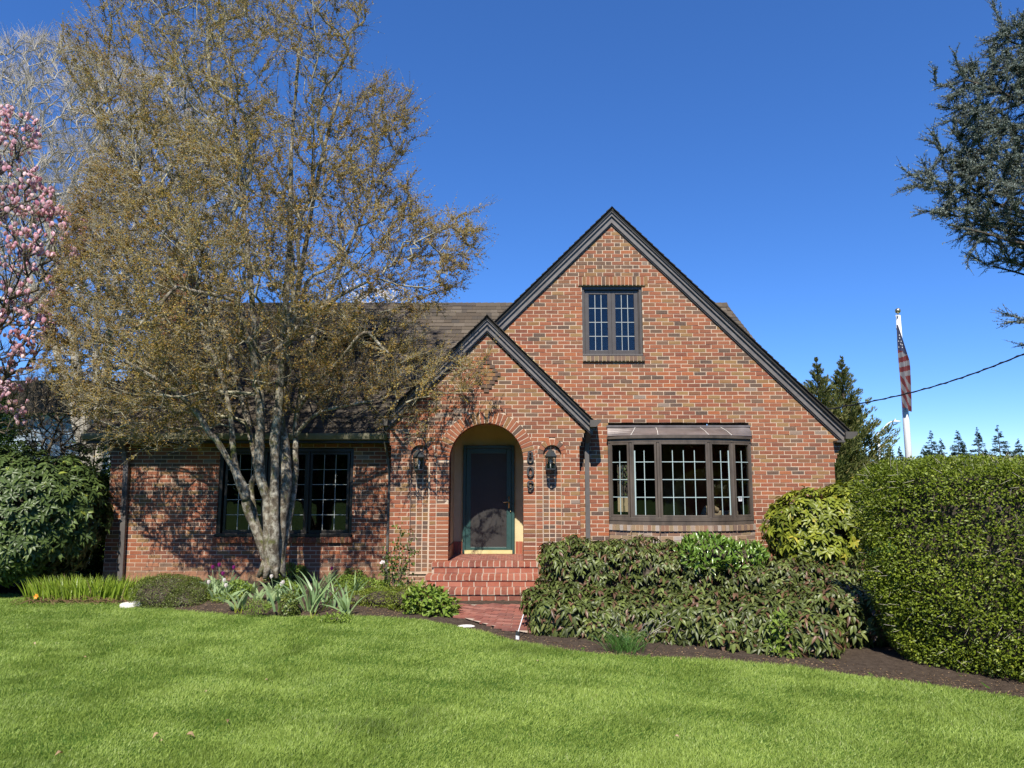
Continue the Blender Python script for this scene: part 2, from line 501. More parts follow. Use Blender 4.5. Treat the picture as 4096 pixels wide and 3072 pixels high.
# soldier course over the gable window, rowlock sill below
x = gw[0] - .055; k = 0
while x < gw[1] + .05:
    rn = (.1, .72, .3, .86, .66, .5, .9, .75)[k % 8] if rd.random() < .8 else rd.random()
    wm.mb.box(x + .005, x + .0675 - .005, -.004 + rd.uniform(-.002, .002), .12, 5.202, 5.352, rn, 0, .002); x += .0675; k += 1
wm.mb.add([(gw[0] - .06, .009, 5.192), (gw[1] + .06, .009, 5.192), (gw[1] + .06, .009, 5.36), (gw[0] - .06, .009, 5.36), (gw[0] - .06, .2, 5.192), (gw[1] + .06, .2, 5.192)],
          [(0, 1, 2, 3), (4, 5, 1, 0)], 0, 1)
w_main = wm.build('wall'); w_main['label'] = 'tall brick wall of the front gable'
sill = MB(); x = gw[0]; 
while x < gw[1] - .03:
    sill.add([(x + .004, YM - .045, 3.845), (x + .063, YM - .045, 3.845), (x + .063, YM - .055, 3.925), (x + .004, YM - .055, 3.925), (x + .004, YM + .1, 3.845), (x + .063, YM + .1, 3.845), (x + .063, YM + .1, 3.945), (x + .004, YM + .1, 3.945)],
             [(0, 1, 2, 3), (1, 5, 6, 2), (5, 4, 7, 6), (4, 0, 3, 7), (3, 2, 6, 7), (4, 5, 1, 0)], rd.choice([.64, .72, .79, .7, .5, .86]), 0); x += .067
sill.box(gw[0], gw[1], YM - .03, YM + .1, 3.835, 3.93, 0, 1)
sill.build('window_sill', [M['brick_old'], M['mortar']], house)

# ---- porch front with arch, niches, diamond
ACX, ACZ, AR = -.424, 2.132, .609
def arch_hole(pad):
    def f(za, zb):
        zm = (za + zb) / 2
        if zm < ACZ: return (ACX - AR, ACX + AR)
        h = (AR + pad) ** 2 - (zm - ACZ) ** 2
        if h <= 0: return None
        return (ACX - math.sqrt(h), ACX + math.sqrt(h))
    return f
NR = [(.512, .812), (-1.668, -1.368)]; NTOP = 2.235
def niche_hole(n_):
    cx = (n_[0] + n_[1]) / 2
    def f(za, zb):
        zm = (za + zb) / 2
        if zm < .30: return None
        if zm < NTOP: return n_
        h = .245 ** 2 - (zm - NTOP) ** 2
        if h <= 0: return None
        return (cx - math.sqrt(h), cx + math.sqrt(h))
    return f
def porch_iv(z):
    l = max(PX - (PZ - z), -1.992 - max(0, math.floor((z - 2.30) / CO)) * .024 if z > 2.30 else -1.992)
    r = min(PX + (PZ - z), 1.11 + max(0, math.floor((z - 2.30) / CO)) * .024 if z > 2.30 else 1.11)
    return (l, r) if r - l > .04 else None
JW = .205
def bond_p(x0, x1, za):
    # zones beside the arch are laid separately
    zm = za + CO / 2
    if zm < ACZ and (x0 > ACX - AR - JW - .125 and x1 < ACX + AR + JW + .125): return False
    return True
def porch_zone(z):   # stacked jamb strips next to the arch
    return z < ACZ
def jamb_hole(side):
    def f(za, zb):
        zm = (za + zb) / 2
        if zm < ACZ + .0: return (ACX - AR - JW - .115, ACX - AR) if side < 0 else (ACX + AR, ACX + AR + JW + .115)
        return None
    return f
diamond = {}
DZ = 3.165
base_row = int(round((DZ) / CO)) 
wp = Wall(T(0, YP), 0.0, 4.26, porch_iv, [arch_hole(.205), jamb_hole(-1), jamb_hole(1), niche_hole(NR[0]), niche_hole(NR[1]),
          lambda a, b: (ACX - AR, ACX + AR) if b < ACZ else None], anchor=PX)
mb = wp.mb
# jamb columns
rows = int(ACZ / CO) + 1
for r in range(rows):
    za = r * CO; zb = za + CO
    if zb > ACZ + .03: break
    for sgn in (-1, 1):
        a0 = ACX + sgn * AR
        for w0, w1 in ((0, JW), (JW, JW + .115)):
            xa, xb = sorted((a0 + sgn * w0, a0 + sgn * w1))
            mb.box(xa + (.0 if sgn > 0 and w0 == 0 else .006), xb - (.0 if sgn < 0 and w0 == 0 else .006), rd.uniform(-.003, .003), .24 if w0 == 0 else .06, za + .007, zb - .007, rd.random(), 0, .002)
for sgn in (-1, 1):
    xa, xb = sorted((ACX + sgn * (AR + .006), ACX + sgn * (AR + JW + .115)))
    mb.box(xa, xb, .0042, .23, 0.001, ACZ + .02, 0, 1)
# voussoirs: one ring of bricks on end, running through to the intrados
nv = 31
for k in range(nv):
    t0 = math.pi * k / nv + .011; t1 = math.pi * (k + 1) / nv - .011
    vs = []
    for y in (rd.uniform(-.006, .0), .25):
        for rr, tt in ((AR, t0), (AR + .2, t0 - .002), (AR + .2, t1 + .002), (AR, t1)):
            vs.append((ACX + rr * math.cos(tt), y, ACZ + rr * math.sin(tt)))
    mb.add(vs, [(0, 1, 2, 3), (7, 6, 5, 4), (1, 5, 6, 2), (0, 4, 5, 1), (3, 2, 6, 7), (4, 0, 3, 7)], (.05, .3, .72, .1, .5, .65, .2, .88)[k % 8] if rd.random() < .75 else rd.random(), 0)
seg = 48
for k in range(seg):
    t0 = math.pi * k / seg; t1 = math.pi * (k + 1) / seg
    q = lambda rr, tt, y: (ACX + rr * math.cos(tt), y, ACZ + rr * math.sin(tt))
    mb.add([q(AR + .006, t0, .003), q(AR + .24, t0, .003), q(AR + .24, t1, .003), q(AR + .006, t1, .003), q(AR + .006, t0, .24), q(AR + .006, t1, .24)],
           [(0, 1, 2, 3), (4, 0, 3, 5)], 0, 1)
# niches: recessed grid of header bricks with a small arched head
for n0, n1 in NR:
    cx = (n0 + n1) / 2; rad = (n1 - n0) / 2
    mb.add([(n0 - .11, .058, .3), (n1 + .11, .058, .3), (n1 + .11, .058, 2.6), (n0 - .11, .058, 2.6)], [(0, 1, 2, 3)], 0, 1)
    for e in (n0, n1):
        mb.box(e - .004, e + .004, .008, .06, .3, NTOP, 0, 1)
    r = 5
    while r * CO < NTOP + rad - .03:
        za = r * CO
        for c_ in range(3):
            xa = n0 + c_ * .1 + .007; xb = xa + .086
            zt = NTOP + math.sqrt(max(0, rad ** 2 - (xa + .04 - cx) ** 2)) if za > NTOP else 9
            if za + CO * .5 > zt: continue
            rn = rd.choice([.86, .88, .93, .95, .48, .62, .3, .7, .87, .92]) 
            mb.box(xa, xb, .0545 + rd.uniform(-.002, .001), .07, za + .007, za + CO - .007, rn, 0, .002)
        r += 1
    for k in range(9):
        t0 = math.pi * k / 9 + .03; t1 = math.pi * (k + 1) / 9 - .03
        vs = [(cx + rr * math.cos(tt), y, NTOP + rr * math.sin(tt)) for y in (-.003, .07) for rr, tt in ((rad, t0), (rad + .092, t0 - .01), (rad + .092, t1 + .01), (rad, t1))]
        mb.add(vs, [(0, 1, 2, 3), (7, 6, 5, 4), (1, 5, 6, 2), (0, 4, 5, 1), (3, 2, 6, 7), (4, 0, 3, 7)], (.3, .1, .9, .5, .2, .66, .72, .3, .88)[k], 0)
    for k in range(20):
        t0 = math.pi * k / 20; t1 = math.pi * (k + 1) / 20
        mb.add([(cx + rr * math.cos(tt), .007, NTOP + rr * math.sin(tt)) for rr, tt in ((rad, t0), (rad + .115, t0), (rad + .115, t1), (rad, t1))], [(0, 1, 2, 3)], 0, 1)
# diamond of dark headers standing proud
dx0 = PX; zc0 = P(1949, 1490, YP).z; r0 = int(zc0 / CO) - 4
for k in range(9):
    hw = k if k <= 4 else 8 - k
    za = (r0 + k) * CO
    if hw > 0:
        for j in range(-hw + 1, hw, 2):
            mb.box(dx0 + j * .048 - .048 + .003, dx0 + j * .048 + .048 - .003, -.008, .05, za + .006, za + CO - .006, rd.choice([.66, .72, .63, .79]), 0, .002)
    for sg in ((-1, 1) if hw else (0,)):
        xx = dx0 + sg * hw * .048
        mb.box(xx - .043, xx + .043, -.022, .05, za + .005, za + CO - .005, rd.choice([.88, .90, .89]), 0, .002)
wp.build('wall')['label'] = 'brick porch gable wall with arched doorway, niches and a brick diamond'

# ---- left wing wall
lw = (-5.10, -2.762, .842, 2.36)
def left_iv(z):
    l = -6.99 - (max(0, math.floor((z - 2.12) / CO)) * .022 if z > 2.12 else 0)
    return (l, -1.9)
wl = Wall(T(0, YL), .0, 2.52, left_iv, [rect(lw[0], lw[1], lw[2], lw[3]), lambda a, b: (lw[0] - .02, lw[1] + .02) if (b > .76 and a < .85) else None,
          lambda a, b: (-7.0, -1.9) if b < .245 else None], anchor=.05)
x = -7.0
while x < -1.95:
    wl.mb.box(x + .005, x + .0625, rd.uniform(-.002, .002), .06, .03, .240, rd.choice([.05, .3, .72, .66, .5, .1, .79]), 0, .001); x += .0675
wl.mb.box(-6.99, -1.9, .008, .2, 0, .248, 0, 1)
wl.build('wall')['label'] = 'low brick wall of the left wing'
sill = MB(); x = lw[0] - .03
while x < lw[1]:
    sill.add([(x + .005, YL - .05, .748), (x + .064, YL - .05, .748), (x + .064, YL - .06, .83), (x + .005, YL - .06, .83), (x + .005, YL + .1, .748), (x + .064, YL + .1, .748), (x + .064, YL + .1, .85), (x + .005, YL + .1, .85)],
             [(0, 1, 2, 3), (1, 5, 6, 2), (5, 4, 7, 6), (4, 0, 3, 7), (3, 2, 6, 7), (4, 5, 1, 0)], rd.random() * .99, 0); x += .0685
sill.box(lw[0] - .02, lw[1] + .02, YL - .035, YL + .1, .745, .832, 0, 1)
sill.build('window_sill', [M['brick'], M['mortar']], house)

# ---- side and rear walls
RY, RZ = 15.25, 5.66       # main ridge
side = lambda z: (0, 5.54) if z < 2.5 else ((z - 2.5), 5.54 - (z - 2.5)) if z < 5.2 else None
Wall(T(-6.985, 18.05, 0, R(-90)), 0, 5.2, side, anchor=0).build('wall')['label'] = 'brick end wall at the left'
Wall(T(5.455, 12.105, 0, R(90)), 0, 2.5, lambda z: (0, 5.9), anchor=0).build('wall')['label'] = 'brick side wall at the right'
Wall(T(-1.985, 12.45, 0, R(-90)), 0, 2.6, lambda z: (0, .695), anchor=0).build('wall')['label'] = 'left flank of the porch'
Wall(T(1.103, 11.755, 0, R(90)), 0, 2.6, lambda z: (0, .345), anchor=0).build('wall')['label'] = 'right flank of the porch'
BWN = [(1.62, 2.22, 1.02, 2.2), (2.62, 3.1, 1.02, 2.2)]
g = MB()
for a, b, c_, d in ((-7, 1.62, 0, 2.6), (3.1, 5.46, 0, 2.6), (1.62, 3.1, 0, 1.02), (1.62, 3.1, 2.2, 2.6), (2.22, 2.62, 1.02, 2.2)):
    g.box(a, b, 18.0, 18.2, c_, d)
g.build('rear_wall', M['brick_old'], house)
# ---- small rear wing seen past the right corner
g = MB()
g.prism([(5.3, 0), (6.3, 0), (6.3, 1.75), (5.3, 2.75)], 14.3, 17.5, .1)
g.build('rear_wing', M['brick'], house)
g = MB()
g.prism([(5.2, 2.93), (6.72, 1.41), (6.60, 1.30), (5.2, 2.72)], 14.1, 17.6)
g.build('rear_wing_roof', M['trim'], house)

# ------------------------------------------------------------------ roofs
def shingles(mb, O, A, U, nrow, iv, expo=.135, seedc=0):
    O, A, U = Vector(O), Vector(A).normalized(), Vector(U).normalized(); Nn = A.cross(U).normalized()
    if Nn.z < 0: Nn = -Nn
    for r in range(nrow):
        v0 = r * expo; q = iv(v0 + expo / 2)
        if q is None: continue
        a, b = q; x = a - rd.uniform(0, .2)
        while x < b:
            wd = rd.choice([.11, .16, .2, .24, .3]); x0 = max(x, a); x1 = min(x + wd, b)
            if x1 - x0 > .01:
                th = rd.choice([.010, .010, .016]) ; e = expo + .01; dn = rd.uniform(-.004, .004)
                p = lambda s_, v_, h: O + A * s_ + U * v_ + Nn * h
                mb.add([p(x0, v0 + dn, .002), p(x1 - .002, v0 + dn, .002), p(x1 - .002, v0 + dn, th), p(x0, v0 + dn, th), p(x0, v0 + e, .003), p(x1 - .002, v0 + e, .003)],
                       [(0, 1, 2, 3), (3, 2, 5, 4), (1, 5, 2), (4, 0, 3)], rd.random(), 0)
            x += wd
sq = math.sqrt(.5)
rf = MB()
EY, EZ = 12.14, 2.60
Lw = (RY - EY) / sq
# front slope of the wing: underlay slab pieces then shingles
def slope_iv(v):
    y = EY + v * sq
    return (-7.28, -2.0 if y < 12.75 else 1.6)
shingles(rf, (0, EY, EZ), (1, 0, 0), (0, 1, 1), int(Lw / .135), slope_iv)
for x0, x1, y0 in ((-7.28, -2.0, EY), (-2.0, 1.6, 12.8)):
    z0 = EZ + (y0 - EY)
    rf.add([(x0, y0, z0), (x1, y0, z0), (x1, RY, RZ), (x0, RY, RZ), (x0, y0, z0 - .05), (x1, y0, z0 - .05), (x1, RY, RZ - .05), (x0, RY, RZ - .05)],
           [(0, 1, 2, 3), (0, 4, 5, 1), (4, 7, 6, 5), (0, 3, 7, 4), (1, 5, 6, 2)], 0, 1)
# rear part of the ridge to the right of the gable, and rear slope
shingles(rf, (0, 13.6, RZ - (RY - 13.6)), (1, 0, 0), (0, 1, 1), 17, lambda v: (1.6, 4.72 + (2.3 - v) * .17))
rf.add([(1.6, 13.6, RZ - 1.65), (5.1, 13.6, RZ - 1.65), (4.72, RY, RZ), (1.6, RY, RZ)], [(0, 1, 2, 3)], 0, 1)
rf.add([(-7.28, RY, RZ), (4.72, RY, RZ), (4.9, 18.4, RZ - 3.15), (-7.28, 18.4, RZ - 3.15)], [(0, 1, 2, 3)], 0, 1)
rf.add([(4.72, RY, RZ), (5.1, 13.6, RZ - 1.65), (5.1, 18, RZ - 2.9)], [(0, 1, 2)], 0, 1)
x = -7.28
while x < 4.7:     # ridge caps
    w_ = rd.uniform(.12, .16)
    rf.add([(x, RY - .11, RZ - .09), (x + w_, RY - .11, RZ - .085), (x + w_, RY, RZ + .03), (x, RY, RZ + .022), (x, RY + .11, RZ - .09), (x + w_, RY + .11, RZ - .09)],
           [(0, 1, 2, 3), (3, 2, 5, 4)], rd.random(), 0); x += w_ - .002
rf.build('roof', [M['shingle'], M['shingle_edge']], house)['label'] = 'brown shingle roof of the wing with its ridge parallel to the street'

def gable_roof(ax, az, yf, yb, xl, xr, name, label, tb=.18):
    """45 degree gable. ax,az outer apex; xl,xr eave ends"""
    parts = MB()
    for sg, xe in ((-1, xl), (1, xr)):
        L = abs(xe - ax)
        # roof slab
        parts.prism([(ax, az), (xe, az - L), (xe - sg * .02, az - L - .045), (ax, az - .05)], yf, yb, 0, 1)
        shingles(parts, (xe, yf - .015, az - L), (0, 1, 0), (-sg, 0, 1), int(L / sq / .135), lambda v: (0, yb - yf + .01))
        # butts of the shingle courses along the rake
        k = 0
        while k * .135 < L / sq - .1:
            v = k * .135; d0 = Vector((xe - sg * v * sq, 0, az - L + v * sq)); d1 = Vector((xe - sg * (v + .135) * sq, 0, az - L + (v + .135) * sq))
            nn = Vector((sg * sq, 0, sq))
            parts.prism([(d0.x, d0.z), (d1.x, d1.z), (d1.x + nn.x * .004, d1.z + nn.z * .004), (d0.x + nn.x * .018, d0.z + nn.z * .018)], yf - .03, yf + .02, 0, 1); k += 1
    y = yf - .02
    while y < yb:
        parts.add([(ax - .1, y, az - .085), (ax - .1, y + .14, az - .085), (ax, y + .14, az + .03), (ax, y, az + .02), (ax + .1, y, az - .085), (ax + .1, y + .14, az - .085)],
                  [(0, 3, 2, 1), (3, 4, 5, 2)], rd.random(), 0); y += .14
    o = parts.build(name, [M['shingle'], M['shingle_edge']], house); o['label'] = label
    # rake boards
    for sg, xe in ((-1, xl), (1, xr)):
        L = abs(xe - ax); t = MB()
        def strip(d0, d1, y0, y1, cut=0.0):
            a0 = az - d0 / sq; a1 = az - d1 / sq
            t.prism([(ax, a0), (ax, a1), (xe - sg * cut, a1 - L + cut), (xe - sg * cut, a0 - L + cut)], y0, y1)
        strip(.020, .052, yf + .012, yf + .10)
        strip(.052, .078, yf + .040, yf + .10, .02)
        strip(.080, .100, yf + .030, yf + .10, .03)
        strip(.100, tb, yf + .062, yf + .11, .06)
        strip(tb - .0, tb + .02, yf + .085, yf + .12, .07)
        t.build('rake_board', M['trim'], house)
gable_roof(1.76, 6.575, 11.99, 18.3, -2.05, 5.70, 'gable_roof', 'steep shingle roof of the front gable')
gable_roof(-.418, 4.535, 11.62, 14.2, -2.15, 1.39, 'porch_roof', 'small steep roof over the arched porch', .165)
# cream flashing where the porch roof meets the gable wall
g = MB(); a0 = Vector((-.1, 0, 4.515 - .3)); 
g.prism([(.0, 4.20), (1.37, 2.83), (1.37, 2.855), (.0, 4.235)], YM - .03, YM - .004)
g.build('flashing', M['gold_sill'], house)
# gutters
g = MB()
for (x0, x1) in ((-7.32, -2.12),):
    prof = [(12.06, 2.600), (12.06, 2.560), (12.075, 2.50), (12.10, 2.485), (12.16, 2.485), (12.16, 2.600), (12.15, 2.600), (12.15, 2.50), (12.085, 2.51), (12.072, 2.600)]
    vs = [(x, y, z) for x in (x0, x1) for y, z in prof]; k_ = len(prof)
    g.add(vs, [(i, (i + 1) % k_, (i + 1) % k_ + k_, i + k_) for i in range(k_)] + [tuple(range(k_))[::-1], tuple(range(k_, 2 * k_))])
g.build('gutter', M['gutter_olive'], house)
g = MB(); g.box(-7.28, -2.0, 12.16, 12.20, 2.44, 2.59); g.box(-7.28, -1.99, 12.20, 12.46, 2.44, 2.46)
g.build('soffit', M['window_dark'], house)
g = MB()
g.prism([(5.63, 2.50), (5.73, 2.50), (5.83, 2.57), (5.83, 2.62), (5.63, 2.62)], 11.98, 17.9); g.box(5.46, 5.60, 11.95, 17.9, 2.44, 2.47)
g.build('gutter', M['gutter'], house)
for xa, sg in ((1.375, 1), (-2.135, -1)):
    g = MB(); z0 = 2.70 if sg > 0 else 2.72
    yb = 12.09 if sg > 0 else 12.3
    g.prism([(xa - sg * .10, z0 - .03), (xa + sg * .0, z0 - .03), (xa + sg * .075, z0 + .05), (xa + sg * .08, z0 + .085), (xa - sg * .1, z0 + .085)], 11.57, yb)
    g.build('gutter', M['gutter'], house)
# downspouts
def spout(pts, wx=.055, wy=.04):
    g = MB()
    for a, b in zip(pts[:-1], pts[1:]):
        a, b = Vector(a), Vector(b); d = (b - a); L = d.length; d.normalize()
        sx = Vector((1, 0, 0)); sy = d.cross(sx).normalized()
        g.obox((a + b) / 2, sx * wx / 2, sy * wy / 2, d * (L / 2 + .008))
    g.build('downspout', M['downspout'], house)
spout([(1.28, 11.72, 2.70), (1.27, 11.98, 2.45), (1.262, 12.03, 2.3), (1.262, 12.03, .35)], .075, .055)
spout([P(1536, 1745, 12.2), P(1552, 1830, 12.36), P(1558, 1900, 12.38), P(1553, 2080, 12.38), P(1545, 2330, 12.38)], .04, .04)
spout([P(484, 1760, 12.12), P(494, 1800, 12.30), P(506, 1860, 12.38), P(496, 2060, 12.38), P(482, 2320, 12.38)], .085, .06)
# chimney
g = MB(); 
cx0, cx1 = -7.0, -6.5
def chim():
    w1 = Wall(T(-7.08, 13.9), 4.2 - 4.2 % CO, 5.78, lambda z: (0, .53), anchor=0)
    mb2 = w1.mb
    mb2.M = None
    rows = int(1.7 / CO)
    for r in range(rows):
        za = 4.13 + r * CO
        y = 13.9 + (r % 2) * .1
        while y < 14.9:
            mb2.box(-6.56, -6.548, max(13.91, y + .005), min(14.9, y + .208), za + .005, za + CO - .005, rd.random()); y += .213
    mb2.box(-7.05, -6.555, 13.95, 14.9, 4.1, 5.8, 0, 1)
    mb2.box(-7.14, -6.49, 13.84, 14.96, 5.79, 5.87, .3, 0); mb2.box(-7.11, -6.52, 13.87, 14.93, 5.87, 5.94, .5, 0)
    return mb2
chim().build('chimney', [M['brick'], M['mortar']], house)
# roof vent pipes
for px, py, Y in ((828, 1245, 14.6), (648, 1440, 13.6)):
    p = P(px, py, Y); g = MB(); g.tube([(p.x, Y, p.z - .35), (p.x, Y, p.z + .05)], .05, 10); g.lathe((p.x, Y, p.z + .05), [(.0, .03), (.09, .02), (.1, -.03), (.05, -.03)], 12)
    g.build('vent_pipe', M['black_metal'], house)
# shed dormer on the wing roof
dx0_, dx1_ = -3.88, -2.72
g = MB()
g.add([(dx0_, 13.72, 4.18), (dx1_, 13.72, 4.18), (dx1_, 13.72, 4.62), (dx0_, 13.72, 4.62), (dx1_, 14.2, 4.62), (dx0_, 14.2, 4.62)], [(0, 1, 2, 3), (1, 4, 2), (5, 0, 3)], 0, 0)
g.box(dx0_ - .1, dx1_ + .1, 13.52, 13.60, 4.63, 4.72, 0, 1)
g.build('dormer', [M['shingle_edge'], M['trim']], house)
g = MB(); shingles(g, (dx0_ - .1, 13.5, 4.72), (1, 0, 0), (0, 1, .42), 9, lambda v: (0, dx1_ - dx0_ + .2))
g.add([(dx0_ - .1, 13.5, 4.70), (dx1_ + .1, 13.5, 4.70), (dx1_ + .1, 14.7, 5.21), (dx0_ - .1, 14.7, 5.21)], [(0, 1, 2, 3), (3, 2, 1, 0)], 0, 1)
g.build('dormer_roof', [M['shingle'], M['shingle_edge']], house)

# ------------------------------------------------------------------ windows
def sash(parent, x0, x1, z0, z1, Y, cols, rws, fw, fmat, cmat, cw=.011, full=True):
    g = MB()
    g.box(x0, x0 + fw, Y - .02, Y + .025, z0, z1); g.box(x1 - fw, x1, Y - .02, Y + .025, z0, z1)
    g.box(x0 + fw, x1 - fw, Y - .02, Y + .025, z0, z0 + fw * 1.15); g.box(x0 + fw, x1 - fw, Y - .02, Y + .025, z1 - fw, z1)
    g.build('sash', fmat, parent, bevel=.003)
    a, b, c_, d = x0 + fw, x1 - fw, z0 + fw * 1.15, z1 - fw
    g = MB(); g.box(a, b, Y - .002, Y + .002, c_, d); g.build('pane', M['glass'], parent)
    g = MB()
    for k in range(1, cols):
        x = a + (b - a) * k / cols; g.box(x - cw / 2, x + cw / 2, Y - .009, Y - .003, c_, d)
    for k in range(1, rws):
        z = c_ + (d - c_) * k / rws; g.box(a, b, Y - .011, Y - .0031, z - cw / 2, z + cw / 2)
    g.build('glazing_bars', cmat, parent)
# gable window
g = MB(); x0, x1, z0, z1 = gw
g.box(x0, x0 + .045, YM + .06, YM + .18, z0, z1); g.box(x1 - .045, x1, YM + .06, YM + .18, z0, z1)
g.box(x0 + .045, x1 - .045, YM + .06, YM + .18, z1 - .065, z1); g.box(x0 - .0, x1 + .0, YM + .01, YM + .18, z0 - .0, z0 + .03)
g.box(x0 + .045, x0 + .06, YM + .085, YM + .18, z0 + .03, z1 - .065); g.box(x1 - .06, x1 - .045, YM + .085, YM + .18, z0 + .03, z1 - .065)
wn = g.build('window', M['window_paint'], house, bevel=.004); wn['label'] = 'pair of small leaded casements high in the gable'
xm = (x0 + x1) / 2
sash(wn, x0 + .062, xm - .001, z0 + .035, z1 - .07, YM + .12, 3, 4, .068, M['window_paint'], M['caming'])
sash(wn, xm + .001, x1 - .062, z0 + .035, z1 - .07, YM + .12, 3, 4, .068, M['window_paint'], M['caming'])
# left wing window, three lights
g = MB(); x0, x1, z0, z1 = lw
g.box(x0, x0 + .06, YL + .03, YL + .16, z0, z1); g.box(x1 - .06, x1, YL + .03, YL + .16, z0, z1)
g.box(x0 + .06, x1 - .06, YL + .03, YL + .16, z1 - .06, z1); g.box(x0, x1, YL - .01, YL + .16, z0, z0 + .055)
wd = (x1 - x0 - .12) / 3
for k in (1, 2): g.box(x0 + .06 + wd * k - .02, x0 + .06 + wd * k + .02, YL + .04, YL + .16, z0 + .055, z1 - .06)
wn = g.build('window', M['window_dark'], house, bevel=.004); wn['label'] = 'wide three-light leaded window behind the tree trunk'
for k in range(3):
    sash(wn, x0 + .06 + wd * k + .021, x0 + .06 + wd * (k + 1) - .021, z0 + .057, z1 - .062, YL + .10, 3, 5, .045, M['window_dark'], M['caming'], .010)
# bay window
BX = [(1.645, 12.06), (1.972, 11.86), (2.400, 11.735), (3.235, 11.735), (3.655, 11.86), (4.020, 12.06)]
bz0, bz1 = 1.145, 2.49
bay = MB()
for (xa, ya), (xb, yb), fm in [(BX[i], BX[i + 1], i) for i in range(5)]:
    pass
for i in range(6):
    xa, ya = BX[i]; bay.box(xa - .020, xa + .020, ya - .018, ya + .06, bz0, bz1)
for i in range(5):
    a, b = Vector((*BX[i], 0)), Vector((*BX[i + 1], 0)); d = (b - a); L = d.length; d.normalize(); nn = Vector((d.y, -d.x, 0))
    if nn.y > 0: nn = -nn
    for zc, hh, off in ((bz0 + .03, .03, .012), (bz1 - .03, .03, .012), (bz0 - .04, .045, .004)):
        bay.obox((a + b) / 2 + nn * (off - .02) + Vector((0, 0, zc)), d * (L / 2 + .01), nn * .035, Vector((0, 0, hh)))
    bay.obox((a + b) / 2 + nn * (.02) + Vector((0, 0, bz1 + .025)), d * (L / 2 + .02), nn * .035, Vector((0, 0, .022)))
bw_o = bay.build('bay_window', M['bay_paint'], house, bevel=.003); bw_o['label'] = 'five-sided bay window with dark frames under a copper roof'
for i in range(5):
    a, b = Vector((*BX[i], 0)), Vector((*BX[i + 1], 0)); d = (b - a); L = d.length; d.normalize(); nn = Vector((d.y, -d.x, 0))
    a2 = a + d * .022; L2 = L - .044; fw = .034; z0, z1 = bz0 + .062, bz1 - .062
    cz = (z0 + z1) / 2; up = Vector((0, 0, 1)); g = MB()
    for s0 in (fw / 2, L2 - fw / 2): g.obox(a2 + d * s0 + up * cz + nn * .002, d * fw / 2, nn * .022, up * (z1 - z0) / 2)
    for zz in (z0 + fw / 2, z1 - fw / 2): g.obox(a2 + d * L2 / 2 + up * zz + nn * .002, d * (L2 / 2 - fw), nn * .022, up * fw / 2)
    g.build('sash', M['bay_paint'], bw_o, bevel=.003)
    g = MB(); g.obox(a2 + d * L2 / 2 + up * cz, d * (L2 / 2 - fw), nn * .002, up * ((z1 - z0) / 2 - fw)); g.build('pane', M['glass'], bw_o)
    g = MB(); nc = 4 if i == 2 else 2; zt = z1 - fw; zb = z0 + fw
    for k in range(1, nc): g.obox(a2 + d * (fw + (L2 - 2 * fw) * k / nc) + up * (zb + zt - .10) / 2 + nn * .007, d * .006, nn * .003, up * ((zt - zb) / 2 - .05))
    for k in range(1, 4): g.obox(a2 + d * L2 / 2 + up * (zb + (zt - zb) * (k / 4) ) + nn * .0105, d * (L2 / 2 - fw - .004), nn * .0029, up * .006)
    if i in (1, 3): 
        s0 = fw + .012 if i == 1 else L2 - fw - .02
        g.obox(a2 + d * s0 + up * (zb + zt - .1) / 2 + nn * .014, d * .011, nn * .003, up * ((zt - zb) / 2 - .05))
    g.build('glazing_bars', M['caming_blue'], bw_o)
p = P(2954, 2015, 11.95)
d = (Vector((*BX[5], 0)) - Vector((*BX[4], 0))).normalized(); nn = Vector((d.y, -d.x, 0))
c0 = Vector((*BX[4], 0)) + d * .14 + nn * .012
g = MB(); g.obox((c0.x, c0.y, 1.50), d * .04, nn * .001, (0, 0, .04)); g.build('sticker', M['white_paint'], bw_o)
g = MB()
for k_, (dz_, w_) in enumerate(((.018, .026), (.006, .030), (-.012, .020))): g.obox((c0.x + nn.x * .0022, c0.y + nn.y * .0022, 1.50 + dz_), d * w_, nn * .0006, (0, 0, .003))
g.build('sticker_text', M['trim'], bw_o)
# copper roof of the bay
g = MB(); zt0, zt1 = 2.545, 2.70
low = [(BX[0][0] - .03, 12.02)] + [(x + (0.0), y - .055) for x, y in BX[1:5]] + [(BX[5][0] + .03, 12.02)]
low[0] = (BX[0][0] - .035, 12.00); low[-1] = (BX[5][0] + .035, 12.00)
topx = [1.625, 2.10, 2.45, 3.20, 3.55, 4.045]
for i in range(5):
    steps = 5; ring = []
    for j in range(steps + 1):
        t = j / steps; c_ = math.sin(t * math.pi / 2)
        za = zt0 + (zt1 - zt0) * (t ** 1.0) - .03 * math.sin(t * math.pi) * 0
        yy = lambda k_: low[k_][1] + (YM - .012 - low[k_][1]) * (t ** 1.3)
        ring.append([(low[i][0] + (topx[i] - low[i][0]) * t, yy(i), za), (low[i + 1][0] + (topx[i + 1] - low[i + 1][0]) * t, yy(i + 1), za)])
    for j in range(steps):
        g.add([ring[j][0], ring[j][1], ring[j + 1][1], ring[j + 1][0]], [(0, 1, 2, 3)])
    g.add([(low[i][0], low[i][1], zt0), (low[i + 1][0], low[i + 1][1], zt0), (low[i + 1][0], low[i + 1][1] + .02, zt0 - .018), (low[i][0], low[i][1] + .02, zt0 - .018), (low[i + 1][0], YM, zt0 - .018), (low[i][0], YM, zt0 - .018)], [(0, 3, 2, 1), (3, 5, 4, 2)])
g.box(1.61, 4.06, YM - .03, YM - .002, 2.70, 2.735)
g.add([(low[0][0], low[0][1], zt0), (topx[0], YM - .012, zt1), (topx[0], YM, zt0)], [(0, 1, 2)]); g.add([(low[5][0], low[5][1], zt0), (topx[5], YM - .012, zt1), (topx[5], YM, zt0)], [(0, 2, 1)])
